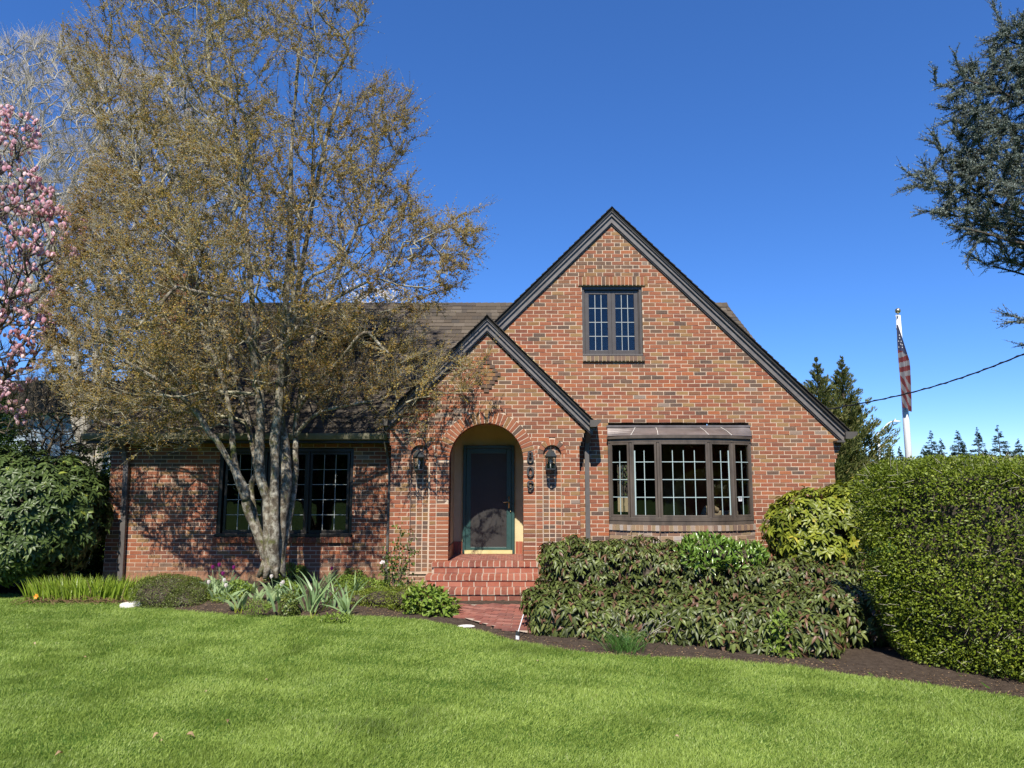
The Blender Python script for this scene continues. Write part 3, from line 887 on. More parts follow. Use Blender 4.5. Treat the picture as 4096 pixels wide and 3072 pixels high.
br = g.build('bay_roof', M['copper'], house)
for i in range(1, 5):
    g = MB()
    g.tube([(low[i][0], low[i][1] - .003, zt0 + .003), ((low[i][0] + topx[i]) / 2, (low[i][1] + YM) / 2 - .04, (zt0 + zt1) / 2 + .006), (topx[i], YM - .015, zt1 + .004)], .004, 5)
    g.build('roof_seam', M['pale_stone'], br)
# brick base and rowlock sill of the bay
g = MB()
BB = [(x, y + .03) for x, y in BX]
for i in range(5):
    a, b = Vector((*BX[i], 0)), Vector((*BX[i + 1], 0)); d = (b - a); L = d.length; d.normalize(); nn = Vector((d.y, -d.x, 0))
    k = max(1, round(L / .068)); st = L / k
    for j in range(k):
        c_ = a + d * (st * (j + .5)) + nn * (-.01 + rd.uniform(-.003, .003))
        g.obox(c_ + Vector((0, 0, 1.035 + rd.uniform(-.002, .002))), d * (st / 2 - .004), nn * .082, Vector((0, 0, .044)), rd.random(), 0)
    g.obox((a + b) / 2 + nn * -.03 + Vector((0, 0, 1.035)), d * L / 2, nn * .09, Vector((0, 0, .042)), 0, 1)
    for r in range(14):
        za = r * CO + .03; off = (r % 2) * .1; s_ = -off
        while s_ < L:
            s0, s1 = max(0, s_ + .005), min(L, s_ + .205)
            if s1 - s0 > .02: g.obox(a + d * (s0 + s1) / 2 + nn * (.015 + rd.uniform(-.002, .002)) + Vector((0, 0, za + CO / 2)), d * (s1 - s0) / 2, nn * .03, Vector((0, 0, CO / 2 - .005)), rd.random(), 0)
            s_ += .21
    g.obox((a + b) / 2 + nn * .0 + Vector((0, 0, .5)), d * L / 2, nn * .04, Vector((0, 0, .49)), 0, 1)
g.build('bay_base', [M['brick_old'], M['mortar']], house)['label'] = 'pale weathered brick base and sill under the bay window'

# ------------------------------------------------------------------ vestibule and door
g = MB(); yb = 13.0
vx0, vx1, vz1 = -1.05, .20, 2.80
g.add([(vx0, 11.98, .5), (vx0, yb, .5), (vx0, yb, vz1), (vx0, 11.98, vz1)], [(0, 1, 2, 3)])
g.add([(vx1, 11.98, .5), (vx1, yb, .5), (vx1, yb, vz1), (vx1, 11.98, vz1)], [(3, 2, 1, 0)])
g.add([(vx0, 11.98, vz1), (vx1, 11.98, vz1), (vx1, yb, vz1), (vx0, yb, vz1)], [(0, 1, 2, 3)])
g.add([(vx0, yb, .5), (vx1, yb, .5), (vx1, yb, vz1), (vx0, yb, vz1)], [(0, 1, 2, 3)])
g.build('porch_lining', M['stucco'], house)['label'] = 'cream stucco inside the arched porch'
g = MB(); gl_ = MB()
for k in range(4):
    g.box(vx1 - .012, vx1 - .001, 12.0 + k * .24, 12.235 + k * .24, .502, .72); gl_.box(vx0 + .001, vx0 + .012, 12.0 + k * .24, 12.235 + k * .24, .502, .72)
for a, b in ((-1.035, -.96), (-.955, -.89), (.065, .12), (.125, .185)): (g if a > 0 else gl_).box(a, b, 12.985, 12.997, .502, .72)
g.build('skirting_tile', M['tile'], house); gl_.build('skirting_tile', M['tile'], house)
g = MB()
dx0, dx1, dz1 = -.885, .045, 2.435
g.box(dx0, dx0 + .055, 12.93, 12.998, .51, dz1); g.box(dx1 - .055, dx1, 12.93, 12.998, .51, dz1); g.box(dx0 + .055, dx1 - .055, 12.93, 12.998, dz1 - .055, dz1)
dr = g.build('front_door', M['green_paint'], house, bevel=.006); dr['label'] = 'dark green screen door with a brass lever'
g = MB(); lx0, lx1, lz0, lz1 = dx0 + .058, dx1 - .058, .575, dz1 - .058
g.box(lx0, lx0 + .085, 12.945, 12.975, lz0, lz1); g.box(lx1 - .085, lx1, 12.945, 12.975, lz0, lz1)
g.box(lx0 + .085, lx1 - .085, 12.945, 12.975, lz0, lz0 + .05); g.box(lx0 + .085, lx1 - .085, 12.945, 12.975, lz1 - .09, lz1)
g.build('door_leaf', M['green_paint'], dr, bevel=.004)
g = MB(); g.box(lx0 + .085, lx1 - .085, 12.955, 12.960, lz0 + .05, lz1 - .09); g.build('screen', M['screen'], dr)
g = MB(); g.box(dx0 + .04, dx1 - .04, 12.90, 12.96, .512, .572); g.build('door_sill', M['gold_sill'], dr)
g = MB(); hx = lx1 - .042; hz = 1.42
g.box(hx - .014, hx + .014, 12.937, 12.945, hz - .11, hz + .10)
g.tube([(hx, 12.94, hz), (hx, 12.90, hz), (hx - .03, 12.89, hz + .004), (hx - .09, 12.89, hz - .005), (hx - .115, 12.895, hz + .008)], .009, 8)
g.tube([(hx + .03, 12.94, hz - .17), (hx + .03, 12.925, hz - .17)], .011, 8)
g.build('handle', M['brass'], dr, smooth=True)
# doorbell on the reveal
g = MB(); g.box(ACX + AR - .012, ACX + AR + .0, YP + .02, YP + .05, 1.60, 1.72); g.build('door_bell', M['black_metal'], house)
# ceiling lamp hidden under the vestibule ceiling is not in view

# steps
st = MB()
def rowlock(x0, x1, y0, y1, z0, z1, w_=.0, step=.0985):
    x = x0
    while x < x1 - .03:
        e = min(x + step, x1)
        st.box(x + .008, e - .008, y0 + rd.uniform(-.003, .003), y1, z0 + .004, z1 + rd.uniform(-.002, .002), rd.random(), 0, .002); x = e
    st.box(x0, x1, y0 + .004, y1 - .002, z0 - .004, z1 - .005, 0, 1)
def riser(x0, x1, y0, z0, z1, off=0):
    x = x0 - off
    while x < x1 - .02:
        e = min(x + .198, x1); s_ = max(x, x0)
        st.box(s_ + .008, e - .008, y0 + rd.uniform(-.002, .002), y0 + .06, z0 + .008, z1 - .008, rd.random(), 0, .002); x += .198
    st.box(x0, x1, y0 + .0035, y0 + .3, z0 - .003, z1 + .002, 0, 1)
SX0, SX1 = -1.32, .42
for k, (yf, zt, xo) in enumerate(((11.60, .508, 0.04), (11.30, .339, -.03), (11.00, .170, -.03))):
    rowlock(SX0 + xo, SX1, yf - .02, yf + .30, zt - .068, zt)
    riser(SX0 + xo + .03, SX1, yf, zt - .17, zt - .068, .06 * k)
st.box(SX0 + .04, SX1, 11.62, 12.0, .2, .50, 0, 1)
st.build('steps', [M['step'], M['smortar']], house)['label'] = 'three red glazed brick steps with pale joints up to the porch'
# porch floor of small bricks
g = MB(); y = 11.88; r = 0
while y < 12.93:
    x = vx0 - (r % 2) * .05
    while x < vx1:
        a, b = max(x + .006, vx0), min(x + .094, vx1)
        if b - a > .02: g.box(a, b, y + .005, y + .062, .47, .506 + rd.uniform(-.001, .001), rd.random() * .9)
        x += .1
    y += .067; r += 1
g.box(vx0, vx1, 11.88, 13.0, .45, .500, 0, 1)
g.build('porch_floor', [M['paver'], M['smortar']], house)

# house number
def stroke(mb, pts, ws, y0, y1):
    n_ = len(pts); L_, R_ = [], []
    for i in range(n_):
        a = pts[max(i - 1, 0)]; b = pts[min(i + 1, n_ - 1)]
        if i == 0 and pts[0] == pts[-1]: a = pts[-2]
        if i == n_ - 1 and pts[0] == pts[-1]: b = pts[1]
        tx, tz = b[0] - a[0], b[1] - a[1]; l_ = math.hypot(tx, tz) or 1; nx_, nz_ = -tz / l_, tx / l_
        L_.append((pts[i][0] + nx_ * ws[i] / 2, pts[i][1] + nz_ * ws[i] / 2)); R_.append((pts[i][0] - nx_ * ws[i] / 2, pts[i][1] - nz_ * ws[i] / 2))
    for i in range(n_ - 1):
        mb.prism([L_[i], L_[i + 1], R_[i + 1], R_[i]], y0, y1)
def ell(cx, cz, rx, rz, w0, w1, t0=0, t1=360, n_=28):
    pts, ws = [], []
    for k in range(n_ + 1):
        t = R(t0 + (t1 - t0) * k / n_); pts.append((cx + rx * math.cos(t), cz + rz * math.sin(t))); ws.append(w0 + (w1 - w0) * abs(math.cos(t)))
    if abs(t1 - t0) == 360: pts[-1] = pts[0]
    return pts, ws
nx = P(2121, 1825, YP).x + .0
for dg, sy in (('8', 1826), ('0', 1886), ('9', 1943)):
    zc = P(2121, sy, YP).z; g = MB(); yy = (YP - .045, YP - .022)
    if dg == '8':
        stroke(g, *ell(nx, zc + .040, .033, .036, .016, .030), *yy); stroke(g, *ell(nx, zc - .038, .040, .041, .017, .033), *yy)
    if dg == '0':
        stroke(g, *ell(nx, zc, .042, .074, .016, .034), *yy)
    if dg == '9':
        stroke(g, *ell(nx, zc + .032, .040, .043, .017, .032), *yy)
        stroke(g, [(nx + .040, zc + .035), (nx + .042, zc - .01), (nx + .032, zc - .045), (nx + .008, zc - .070), (nx - .020, zc - .072), (nx - .034, zc - .055)], [.032, .033, .028, .020, .018, .028], *yy)
        g.tube([(nx - .030, yy[0], zc - .050), (nx - .030, yy[1], zc - .050)], .014, 12)
    for dz_ in (-.06, .06): g.tube([(nx + (0 if dg != '9' else .03), yy[1], zc + dz_ * .9), (nx + (0 if dg != '9' else .03), YP + .004, zc + dz_ * .9)], .005, 6)
    g.build('house_number', M['number_metal'], house)['label'] = 'dark metal numeral ' + dg

# interior rooms seen through the glass
def room(x0, x1, y0, y1, z0, z1, mats_, holes=()):
    g = MB()
    g.add([(x0, y0, z0), (x0, y1, z0), (x0, y1, z1), (x0, y0, z1)], [(0, 1, 2, 3)], 0, 0)
    g.add([(x1, y0, z0), (x1, y1, z0), (x1, y1, z1), (x1, y0, z1)], [(3, 2, 1, 0)], 0, 0)
    g.add([(x0, y0, z1), (x1, y0, z1), (x1, y1, z1), (x0, y1, z1)], [(0, 1, 2, 3)], 0, 1)
    g.add([(x0, y0, z0), (x1, y0, z0), (x1, y1, z0), (x0, y1, z0)], [(0, 1, 2, 3)], 0, 2)
    if not holes: g.add([(x0, y1, z0), (x1, y1, z0), (x1, y1, z1), (x0, y1, z1)], [(0, 1, 2, 3)], 0, 0)
    else:
        xs = [x0] + [v for h in holes for v in h[:2]] + [x1]
        zb_, zt_ = holes[0][2], holes[0][3]
        g.add([(x0, y1, z0), (x1, y1, z0), (x1, y1, zb_), (x0, y1, zb_)], [(0, 1, 2, 3)], 0, 0)
        g.add([(x0, y1, zt_), (x1, y1, zt_), (x1, y1, z1), (x0, y1, z1)], [(0, 1, 2, 3)], 0, 0)
        for i in range(0, len(xs), 2): g.add([(xs[i], y1, zb_), (xs[i + 1], y1, zb_), (xs[i + 1], y1, zt_), (xs[i], y1, zt_)], [(0, 1, 2, 3)], 0, 0)
    return g
room(1.25, 5.25, 12.33, 17.9, .3, 2.62, 0, BWN).build('interior', [M['plaster_red'], M['plaster_tan'], M['wood_floor']], house)['label'] = 'dim dark red dining room behind the bay window'
g = MB()
for a, b, c_, d in BWN:
    for x in np.linspace(a, b, 4): g.box(x - .01, x + .01, 17.88, 17.92, c_, d)
    for z in np.linspace(c_, d, 4): g.box(a, b, 17.87, 17.93, z - .01, z + .01)
g.build('rear_window', M['window_dark'], house)
g = MB(); g.box(3.02, 3.42, 14.2, 14.3, .3, 2.5); g.build('interior_wall', M['plaster_tan'], house)
g = MB(); g.box(1.26, 1.92, 13.9, 14.0, .3, 2.5); g.build('interior_wall', M['plaster_red'], house)
g = MB(); g.box(3.42, 5.2, 14.25, 14.35, .3, 2.5); g.build('interior_wall', M['plaster_red'], house)
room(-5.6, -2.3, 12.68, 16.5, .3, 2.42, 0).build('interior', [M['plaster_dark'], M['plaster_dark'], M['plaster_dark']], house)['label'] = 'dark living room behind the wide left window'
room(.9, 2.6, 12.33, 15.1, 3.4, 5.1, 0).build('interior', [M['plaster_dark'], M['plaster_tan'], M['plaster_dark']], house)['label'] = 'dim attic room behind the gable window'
# armchair by the bay
ch = empty('armchair', (3.42, 12.6, .3), 'tan leather armchair back showing inside the right side of the bay window', 'armchair')
g = MB(); g.tube([(3.34, 12.55, .3), (3.34, 12.55, 1.22), (3.38, 12.56, 1.31), (3.50, 12.58, 1.33), (3.60, 12.60, 1.28)], [.06, .06, .06, .06, .05], 10); g.box(3.36, 3.95, 12.58, 12.68, .5, 1.28)
g.build('backrest', M['leather'], ch, smooth=False, bevel=.02)
g = MB(); g.box(3.34, 4.0, 12.7, 13.2, .5, .75); g.build('seat', M['leather'], ch, bevel=.04)
for sx_ in (3.38, 3.94):
    for sy_ in (12.62, 13.14):
        g = MB(); g.box(sx_ - .025, sx_ + .025, sy_ - .025, sy_ + .025, .3, .5); g.build('leg', M['wood_floor'], ch)

# ------------------------------------------------------------------ wall lanterns
def lantern(cx, cz, label):
    t = empty('wall_lantern', (cx, YP, cz), label, 'lantern', 'lanterns flanking the porch arch')
    y = 11.62
    def hexring(r, z): return [(cx + r * math.cos(R(60 * k + 30)), y + r * math.sin(R(60 * k + 30)), cz + z) for k in range(6)]
    def stack(mb, prof):
        vs = []; 
        for r, z in prof: vs += hexring(r, z)
        mb.add(vs, [(i * 6 + k, i * 6 + (k + 1) % 6, (i + 1) * 6 + (k + 1) % 6, (i + 1) * 6 + k) for i in range(len(prof) - 1) for k in range(6)])
    g = MB(); stack(g, [(.105, .085), (.112, .10), (.095, .125), (.070, .165), (.035, .20), (.012, .215)]); g.tube([(cx, y, cz + .21), (cx, y, cz + .27)], [.008, .002], 6)
    g.ico((cx, y, cz + .235), .012, 1); g.build('lamp_cap', M['black_metal'], t)
    g = MB(); stack(g, [(.02, -.175), (.05, -.165), (.075, -.135), (.088, -.115), (.085, -.098)])
    for k in range(6):
        a = R(60 * k + 30); g.tube([(cx + .082 * math.cos(a), y + .082 * math.sin(a), cz - .11), (cx + .092 * math.cos(a), y + .092 * math.sin(a), cz + .095)], .007, 5)
    stack(g, [(.088, .075), (.102, .085), (.088, .10)]); g.build('cage', M['black_metal'], t)
    g = MB(); stack(g, [(.078, -.10), (.086, .085)]); g.build('lamp_glass', M['glass'], t)
    g = MB(); g.ico((cx, y, cz + .01), .026, 2, sq=(1, 1, 1.4)); g.tube([(cx, y, cz - .10), (cx, y, cz - .02)], .012, 8); g.build('bulb', M['white_paint'], t, smooth=True)
    g = MB(); g.box(cx - .045, cx + .045, YP + .030, YP + .05, cz - .17, cz + .08); g.tube([(cx, y + .06, cz - .125), (cx, YP + .04, cz - .125)], .014, 8); g.tube([(cx, y + .08, cz + .09), (cx, YP + .04, cz + .05)], .008, 6)
    g.build('bracket', M['black_metal'], t)
    return t
pz = P(2203, 1850, 11.62)
lantern(pz.x, pz.z, 'black hexagonal wall lantern in the niche right of the arch, beside the house numbers')
pz = P(1676, 1852, 11.62)
lantern(pz.x, pz.z, 'black hexagonal wall lantern in the niche left of the arch, half behind twigs')

# brick path of curved courses
path_poly = [G(1745, 2428), G(2140, 2428), G(2180, 2545), G(2100, 2542), G(2040, 2528), G(1960, 2512), G(1880, 2490), G(1800, 2462)]
pp = np.array([[p.x, p.y] for p in path_poly])
def inpoly(x, y, poly):
    x = np.asarray(x, float); y = np.asarray(y, float); c_ = np.zeros(x.shape, bool); n_ = len(poly)
    for i in range(n_):
        x0, y0 = poly[i]; x1, y1 = poly[(i + 1) % n_]
        cond = ((y0 > y) != (y1 > y)) & (x < (x1 - x0) * (y - y0) / ((y1 - y0) or 1e-9) + x0)
        c_ ^= cond
    return c_
g = MB()
pts_ = [(p.x, p.y, .034) for p in path_poly]
g.add(pts_, [tuple(range(len(pts_)))], 0, 1)
ccx, ccy = .75, 12.1; r_ = .8
while r_ < 5:
    a = R(150); k = 0
    stp = .205 / r_
    a += stp * .5 * (int(r_ / .1) % 2)
    while a < R(330):
        am = a + stp / 2; mx_, my_ = ccx + (r_ + .05) * math.cos(am), ccy + (r_ + .05) * math.sin(am)
        if inpoly(mx_, my_, pp):
            q = lambda rr, tt, z: (ccx + rr * math.cos(tt), ccy + rr * math.sin(tt), z)
            zt = .040 + rd.uniform(0, .004); e = .006 / r_
            vs = [q(r_ + .006, a + e, .02), q(r_ + .094, a + e, .02), q(r_ + .094, a + stp - e, .02), q(r_ + .006, a + stp - e, .02), q(r_ + .006, a + e, zt), q(r_ + .094, a + e, zt), q(r_ + .094, a + stp - e, zt), q(r_ + .006, a + stp - e, zt)]
            g.add(vs, [(4, 5, 6, 7), (0, 1, 5, 4), (1, 2, 6, 5), (2, 3, 7, 6), (3, 0, 4, 7)], rd.random(), 0)
        a += stp
    r_ += .1
o = g.build('path', [M['paver'], M['smortar']]); tag(o, kind='structure')
# ------------------------------------------------------------------ vegetation toolkit
def unit(a): return a / np.maximum(np.linalg.norm(a, axis=-1, keepdims=True), 1e-9)
def rdir(n): return unit(rng.normal(0, 1, (n, 3)))
# leaf templates: x = width, y = length, z = normal
LT2 = (np.array([[0, 0, 0], [.5, .45, .06], [0, 1, -.04], [-.5, .45, .06]], float), np.array([[0, 1, 2], [0, 2, 3]]))
LTQ = (np.array([[-.5, .15, 0], [.5, .15, 0], [.42, .9, .0], [-.42, .9, .0]], float), np.array([[0, 1, 2], [0, 2, 3]]))
LT6 = (np.array([[0, 0, 0], [.42, .25, .07], [.46, .62, .07], [0, 1, -.12], [-.46, .62, .07], [-.42, .25, .07], [0, .33, 0], [0, .68, -.02]], float),
       np.array([[0, 1, 6], [1, 2, 7], [1, 7, 6], [2, 3, 7], [3, 4, 7], [4, 5, 6], [4, 6, 7], [5, 0, 6]]))
BLADE = (np.array([[-.5, 0, 0], [.5, 0, 0], [.42, .5, .06], [-.42, .5, .06], [0, 1, .0]], float), np.array([[0, 1, 2], [0, 2, 3], [3, 2, 4]]))
def leaves(name, tm, pos, dirv, nrm, length, width, rnd, mats, parent=None, bend=0.0):
    V0, F0 = tm; n_ = len(pos); k = len(V0)
    yv = unit(dirv); xv = unit(np.cross(yv, nrm)); zv = np.cross(xv, yv)
    L = np.broadcast_to(np.asarray(length, float), (n_,)); W = np.broadcast_to(np.asarray(width, float), (n_,))
    V = pos[:, None, :] + (V0[None, :, 0:1] * W[:, None, None]) * xv[:, None, :] + (V0[None, :, 1:2] * L[:, None, None]) * yv[:, None, :] + (V0[None, :, 2:3] * L[:, None, None]) * zv[:, None, :]
    if bend: V[..., 2] -= bend * (V0[None, :, 1] ** 2) * L[:, None]
    Fc = (F0[None] + (np.arange(n_) * k)[:, None, None]).reshape(-1, 3)
    return npmesh(name, V.reshape(-1, 3), Fc, np.repeat(rnd, len(F0)), mats, parent)
def segs(name, A, B, ra, rb, mats, parent=None, n_=4, smooth=True):
    m_ = len(A); d = unit(B - A); ref = np.where(np.abs(d[:, 2:3]) < .9, np.array([[0, 0, 1.]]), np.array([[1., 0, 0]]))
    a = unit(np.cross(d, ref)); b = np.cross(d, a)
    t = np.arange(n_) * 2 * np.pi / n_
    ring = np.cos(t)[None, :, None] * a[:, None, :] + np.sin(t)[None, :, None] * b[:, None, :]
    V = np.concatenate([A[:, None] + ring * ra[:, None, None], B[:, None] + ring * rb[:, None, None]], 1).reshape(-1, 3)
    k = np.arange(n_); F0 = np.stack([k, (k + 1) % n_, (k + 1) % n_ + n_, k + n_], -1)
    Fc = (F0[None] + (np.arange(m_) * 2 * n_)[:, None, None]).reshape(-1, 4)
    return npmesh(name, V, Fc, np.repeat(rng.random(m_), n_), mats, parent, smooth)
def grow(skel, par, tips, bf=.35, step=.22, up=.5, sag=.15, jit=.03, rtip=.003, pw=.44, rmin=None, lift=0.25):
    """attach every tip to the cheapest node of the growing tree; returns nodes, parents, radii"""
    cap = len(skel) + len(tips) * 40
    pos = np.zeros((cap, 3)); pr = np.full(cap, -1, int); pl = np.zeros(cap)
    n_ = len(skel); pos[:n_] = skel; pr[:n_] = par
    for i in range(n_):
        if pr[i] >= 0: pl[i] = pl[pr[i]] + np.linalg.norm(pos[i] - pos[pr[i]])
    dd = np.min(np.linalg.norm(tips[:, None] - np.asarray(skel)[None], axis=-1), axis=1) if len(tips) * len(skel) < 4e6 else np.linalg.norm(tips - skel[0], axis=1)
    order = np.argsort(dd); tipidx = []
    for ti in order:
        t = tips[ti]; dv = t - pos[:n_]; d = np.sqrt((dv ** 2).sum(1))
        cost = d + bf * pl[:n_] + up * np.maximum(0, -dv[:, 2] + lift * d)
        i = int(np.argmin(cost)); L = d[i]; k = max(1, int(L / step))
        if n_ + k + 1 >= cap: break
        p0 = pos[i]; pd = unit(p0 - pos[pr[i]]) if pr[i] >= 0 else np.array([0, 0, 1.])
        s_ = np.linspace(0, 1, k + 1)[1:, None]
        c1 = p0 + (pd * .5 + unit(t - p0) * .5) * L * .4; c2 = t - np.array([0, 0, sag]) * L + (p0 - t) * .2
        q = (1 - s_) ** 3 * p0 + 3 * (1 - s_) ** 2 * s_ * c1 + 3 * (1 - s_) * s_ ** 2 * c2 + s_ ** 3 * t
        q[:-1] += rng.normal(0, jit, (k - 1, 3)) * min(1, L) if k > 1 else 0
        pos[n_:n_ + k] = q; pr[n_] = i; pr[n_ + 1:n_ + k] = np.arange(n_, n_ + k - 1)
        seg = np.linalg.norm(np.diff(np.vstack([p0, q]), axis=0), axis=1); pl[n_:n_ + k] = pl[i] + np.cumsum(seg)
        tipidx.append(n_ + k - 1); n_ += k
    pos = pos[:n_]; pr = pr[:n_]; cnt = np.zeros(n_); cnt[tipidx] = 1
    for i in range(n_ - 1, 0, -1):
        if pr[i] >= 0: cnt[pr[i]] += cnt[i]
    rad = rtip * np.maximum(cnt, 1) ** pw
    if rmin is not None:
        m_ = len(rmin); rad[:m_] = np.maximum(rad[:m_] * 0 + rmin, 0)
        for i in range(m_, n_):   # children never thicker than parents
            rad[i] = min(rad[i], rad[pr[i]] * .85 if pr[i] < m_ else rad[pr[i]])
    return pos, pr, rad, cnt, np.array(tipidx)
def tree_mesh(pos, pr, rad, mats, parent, thick=.012, nthick='limbs', nthin='twigs', skip=0):
    i = np.arange(len(pos)); ok = (pr >= 0) & (i >= skip)
    a = pr[ok]; b = i[ok]; th = rad[a] > thick
    ra = np.minimum(rad[a], rad[b] * 1.5)
    if th.any(): segs(nthick, pos[a[th]], pos[b[th]], ra[th], rad[b[th]], mats, parent, 7)
    if (~th).any(): segs(nthin, pos[a[~th]], pos[b[~th]], ra[~th], rad[b[~th]], mats, parent, 3)
def twigs_on(pos, pr, cnt, maxcnt, n_, lmin, lmax, spread=.8, upb=.35):
    """short shoots springing from thin nodes"""
    idx = np.where((cnt <= maxcnt) & (pr >= 0))[0]; pick = rng.choice(idx, n_)
    fr_ = rng.random((n_, 1)); A = pos[pick] * fr_ + pos[pr[pick]] * (1 - fr_)
    d = unit(unit(pos[pick] - pos[pr[pick]]) + rdir(n_) * spread + np.array([0, 0, upb]))
    L = rng.uniform(lmin, lmax, (n_, 1)); return A, A + d * L, d, L[:, 0]
def poly_sample(poly, n_, dens=None):
    poly = np.array(poly, float); lo = poly.min(0); hi = poly.max(0); out = []
    while sum(len(o) for o in out) < n_:
        q = rng.uniform(lo, hi, (n_ * 2, 2)); q = q[inpoly(q[:, 0], q[:, 1], poly)]
        if dens is not None: q = q[rng.random(len(q)) < dens(q)]
        out.append(q)
    return np.concatenate(out)[:n_]
def edge_dist(q, poly):
    poly = np.array(poly, float); best = np.full(len(q), 1e9)
    for i in range(len(poly)):
        a = poly[i]; b = poly[(i + 1) % len(poly)]; ab = b - a
        t = np.clip(((q - a) @ ab) / (ab @ ab), 0, 1)[:, None]; best = np.minimum(best, np.linalg.norm(q - a - t * ab, axis=1))
    return best

def bark_mat(key, c1, c2, c3, lich=.35, moss=0.0, scale=14):
    m = mat(key, rough=.9, spec=.2); n = N(m)
    f = n.noise(scale, 5, .7, sx=(1, 1, .35)); c = n.mix(n.rng(f, .35, .65, 0, 1), c1, c2)
    c = n.mix(n.rng(n.noise(scale * .55, 4, .7), .62 - lich * .3, .68, 0, .85), c, c3)
    if moss: c = n.mix(n.rng(n.noise(5, 4, .7), .60 - moss * .2, .68, 0, .9), c, (.10, .11, .02))
    n.color(c); n.bump(n.noise(scale * 3, 4, .8, sx=(1, 1, .3)), 1.0, .012); M[key] = m
bark_mat('bark_katsura', (.060, .046, .032), (.20, .165, .12), (.52, .49, .40), .55, .30, 20)
bark_mat('bark_limb', (.12, .10, .065), (.28, .25, .17), (.50, .48, .34), .6, 0)
bark_mat('bark_grey', (.34, .30, .24), (.50, .46, .38), (.58, .55, .47), .3)
bark_mat('bark_brown', (.10, .08, .055), (.19, .155, .11), (.26, .23, .17), .3)
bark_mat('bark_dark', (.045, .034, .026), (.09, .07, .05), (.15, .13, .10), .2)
leaf_mat('katsura_leaf', [(0, (.270, .130, .045)), (.3, (.380, .235, .062)), (.55, (.430, .310, .078)), (.8, (.470, .390, .110)), (1, (.330, .145, .060))], .5, .35, .2, 2.0, .2)
leaf_mat('viburnum_leaf', [(0, (.045, .055, .014)), (.45, (.082, .104, .024)), (.7, (.130, .165, .038)), (.84, (.20, .24, .065)), (.90, (.095, .050, .028)), (1, (.17, .090, .050))], .42, .14, .35, 3, .3)
leaf_mat('rhodo_leaf', [(0, (.042, .066, .018)), (.5, (.075, .115, .030)), (.85, (.125, .175, .046)), (.93, (.19, .24, .05)), (1, (.26, .30, .05))], .42, .14, .35, 3, .3)
leaf_mat('rhodo_gold', [(0, (.10, .125, .015)), (.5, (.20, .235, .025)), (.9, (.30, .32, .035)), (1, (.42, .36, .05))], .4, .2, .35, 3, .25)
leaf_mat('hedge_leaf', [(0, (.075, .105, .008)), (.5, (.145, .195, .014)), (.85, (.225, .280, .026)), (1, (.34, .36, .05))], .45, .25, .3, 2.2, .3)
leaf_mat('laurel_leaf', [(0, (.09, .17, .022)), (.6, (.15, .25, .035)), (1, (.24, .34, .07))], .25, .2, .6, 3, .1)
leaf_mat('mat_leaf', [(0, (.070, .095, .016)), (.6, (.120, .155, .026)), (1, (.19, .22, .04))], .45, .2, .4, 5, .4)
leaf_mat('yellow_leaf', [(0, (.09, .13, .012)), (.6, (.17, .21, .02)), (1, (.26, .29, .03))], .45, .25, .4, 5, .3)
leaf_mat('lily_leaf', [(0, (.14, .20, .018)), (.5, (.24, .34, .035)), (.92, (.36, .46, .06)), (1, (.35, .28, .12))], .42, .3, .5, 3, .15)
leaf_mat('iris_leaf', [(0, (.15, .24, .11)), (.5, (.24, .35, .15)), (.9, (.32, .44, .17)), (1, (.40, .46, .10))], .42, .25, .5, 3, .15)
leaf_mat('blue_blade', [(0, (.055, .095, .05)), (1, (.12, .18, .09))], .45, .2)
leaf_mat('tulip_leaf', [(0, (.20, .28, .14)), (.6, (.30, .40, .19)), (1, (.38, .47, .22))], .4, .25)
leaf_mat('herb_leaf', [(0, (.10, .16, .024)), (.6, (.19, .28, .04)), (1, (.30, .38, .07))], .45, .25)
leaf_mat('rose_leaf', [(0, (.055, .085, .022)), (.5, (.11, .16, .03)), (.8, (.20, .23, .045)), (1, (.25, .11, .05))], .35, .2)
leaf_mat('cedar_needle', [(0, (.11, .140, .115)), (.6, (.20, .235, .200)), (1, (.38, .43, .39))], .7, .1, .1)
leaf_mat('fir_needle', [(0, (.016, .036, .020)), (.6, (.030, .058, .032)), (1, (.055, .085, .045))], .7, .1)
leaf_mat('cypress', [(0, (.080, .100, .026)), (.6, (.150, .165, .045)), (1, (.26, .22, .09))], .7, .2, nscale=1.2)
leaf_mat('evergreen', [(0, (.030, .065, .010)), (.6, (.065, .120, .016)), (1, (.12, .18, .03))], .6, .2)
leaf_mat('petal_pink', [(0, (.46, .17, .27)), (.35, (.66, .36, .45)), (.75, (.84, .64, .70)), (1, (.90, .78, .82))], .5, .35, .3, 6, 0)
leaf_mat('petal_purple', [(0, (.16, .01, .10)), (1, (.30, .03, .20))], .4, .3, .3, 6, 0)
leaf_mat('petal_white', [(0, (.70, .62, .66)), (1, (.85, .80, .82))], .45, .35, .3, 6, 0)
leaf_mat('petal_orange', [(0, (.80, .30, .03)), (1, (.85, .40, .05))], .45, .3, .3, 6, 0)
leaf_mat('dry_leaf', [(0, (.20, .12, .06)), (.6, (.36, .24, .13)), (1, (.50, .38, .24))], .8, .15)
leaf_mat('grass_blade', [(0, (.110, .170, .026)), (.5, (.265, .360, .068)), (.93, (.40, .50, .12)), (1, (.34, .36, .14))], .5, .3, .4, 1.0, .18, (.03, .07, .01))
leaf_mat('grass_dark', [(0, (.045, .12, .022)), (1, (.09, .19, .035))], .5, .25)

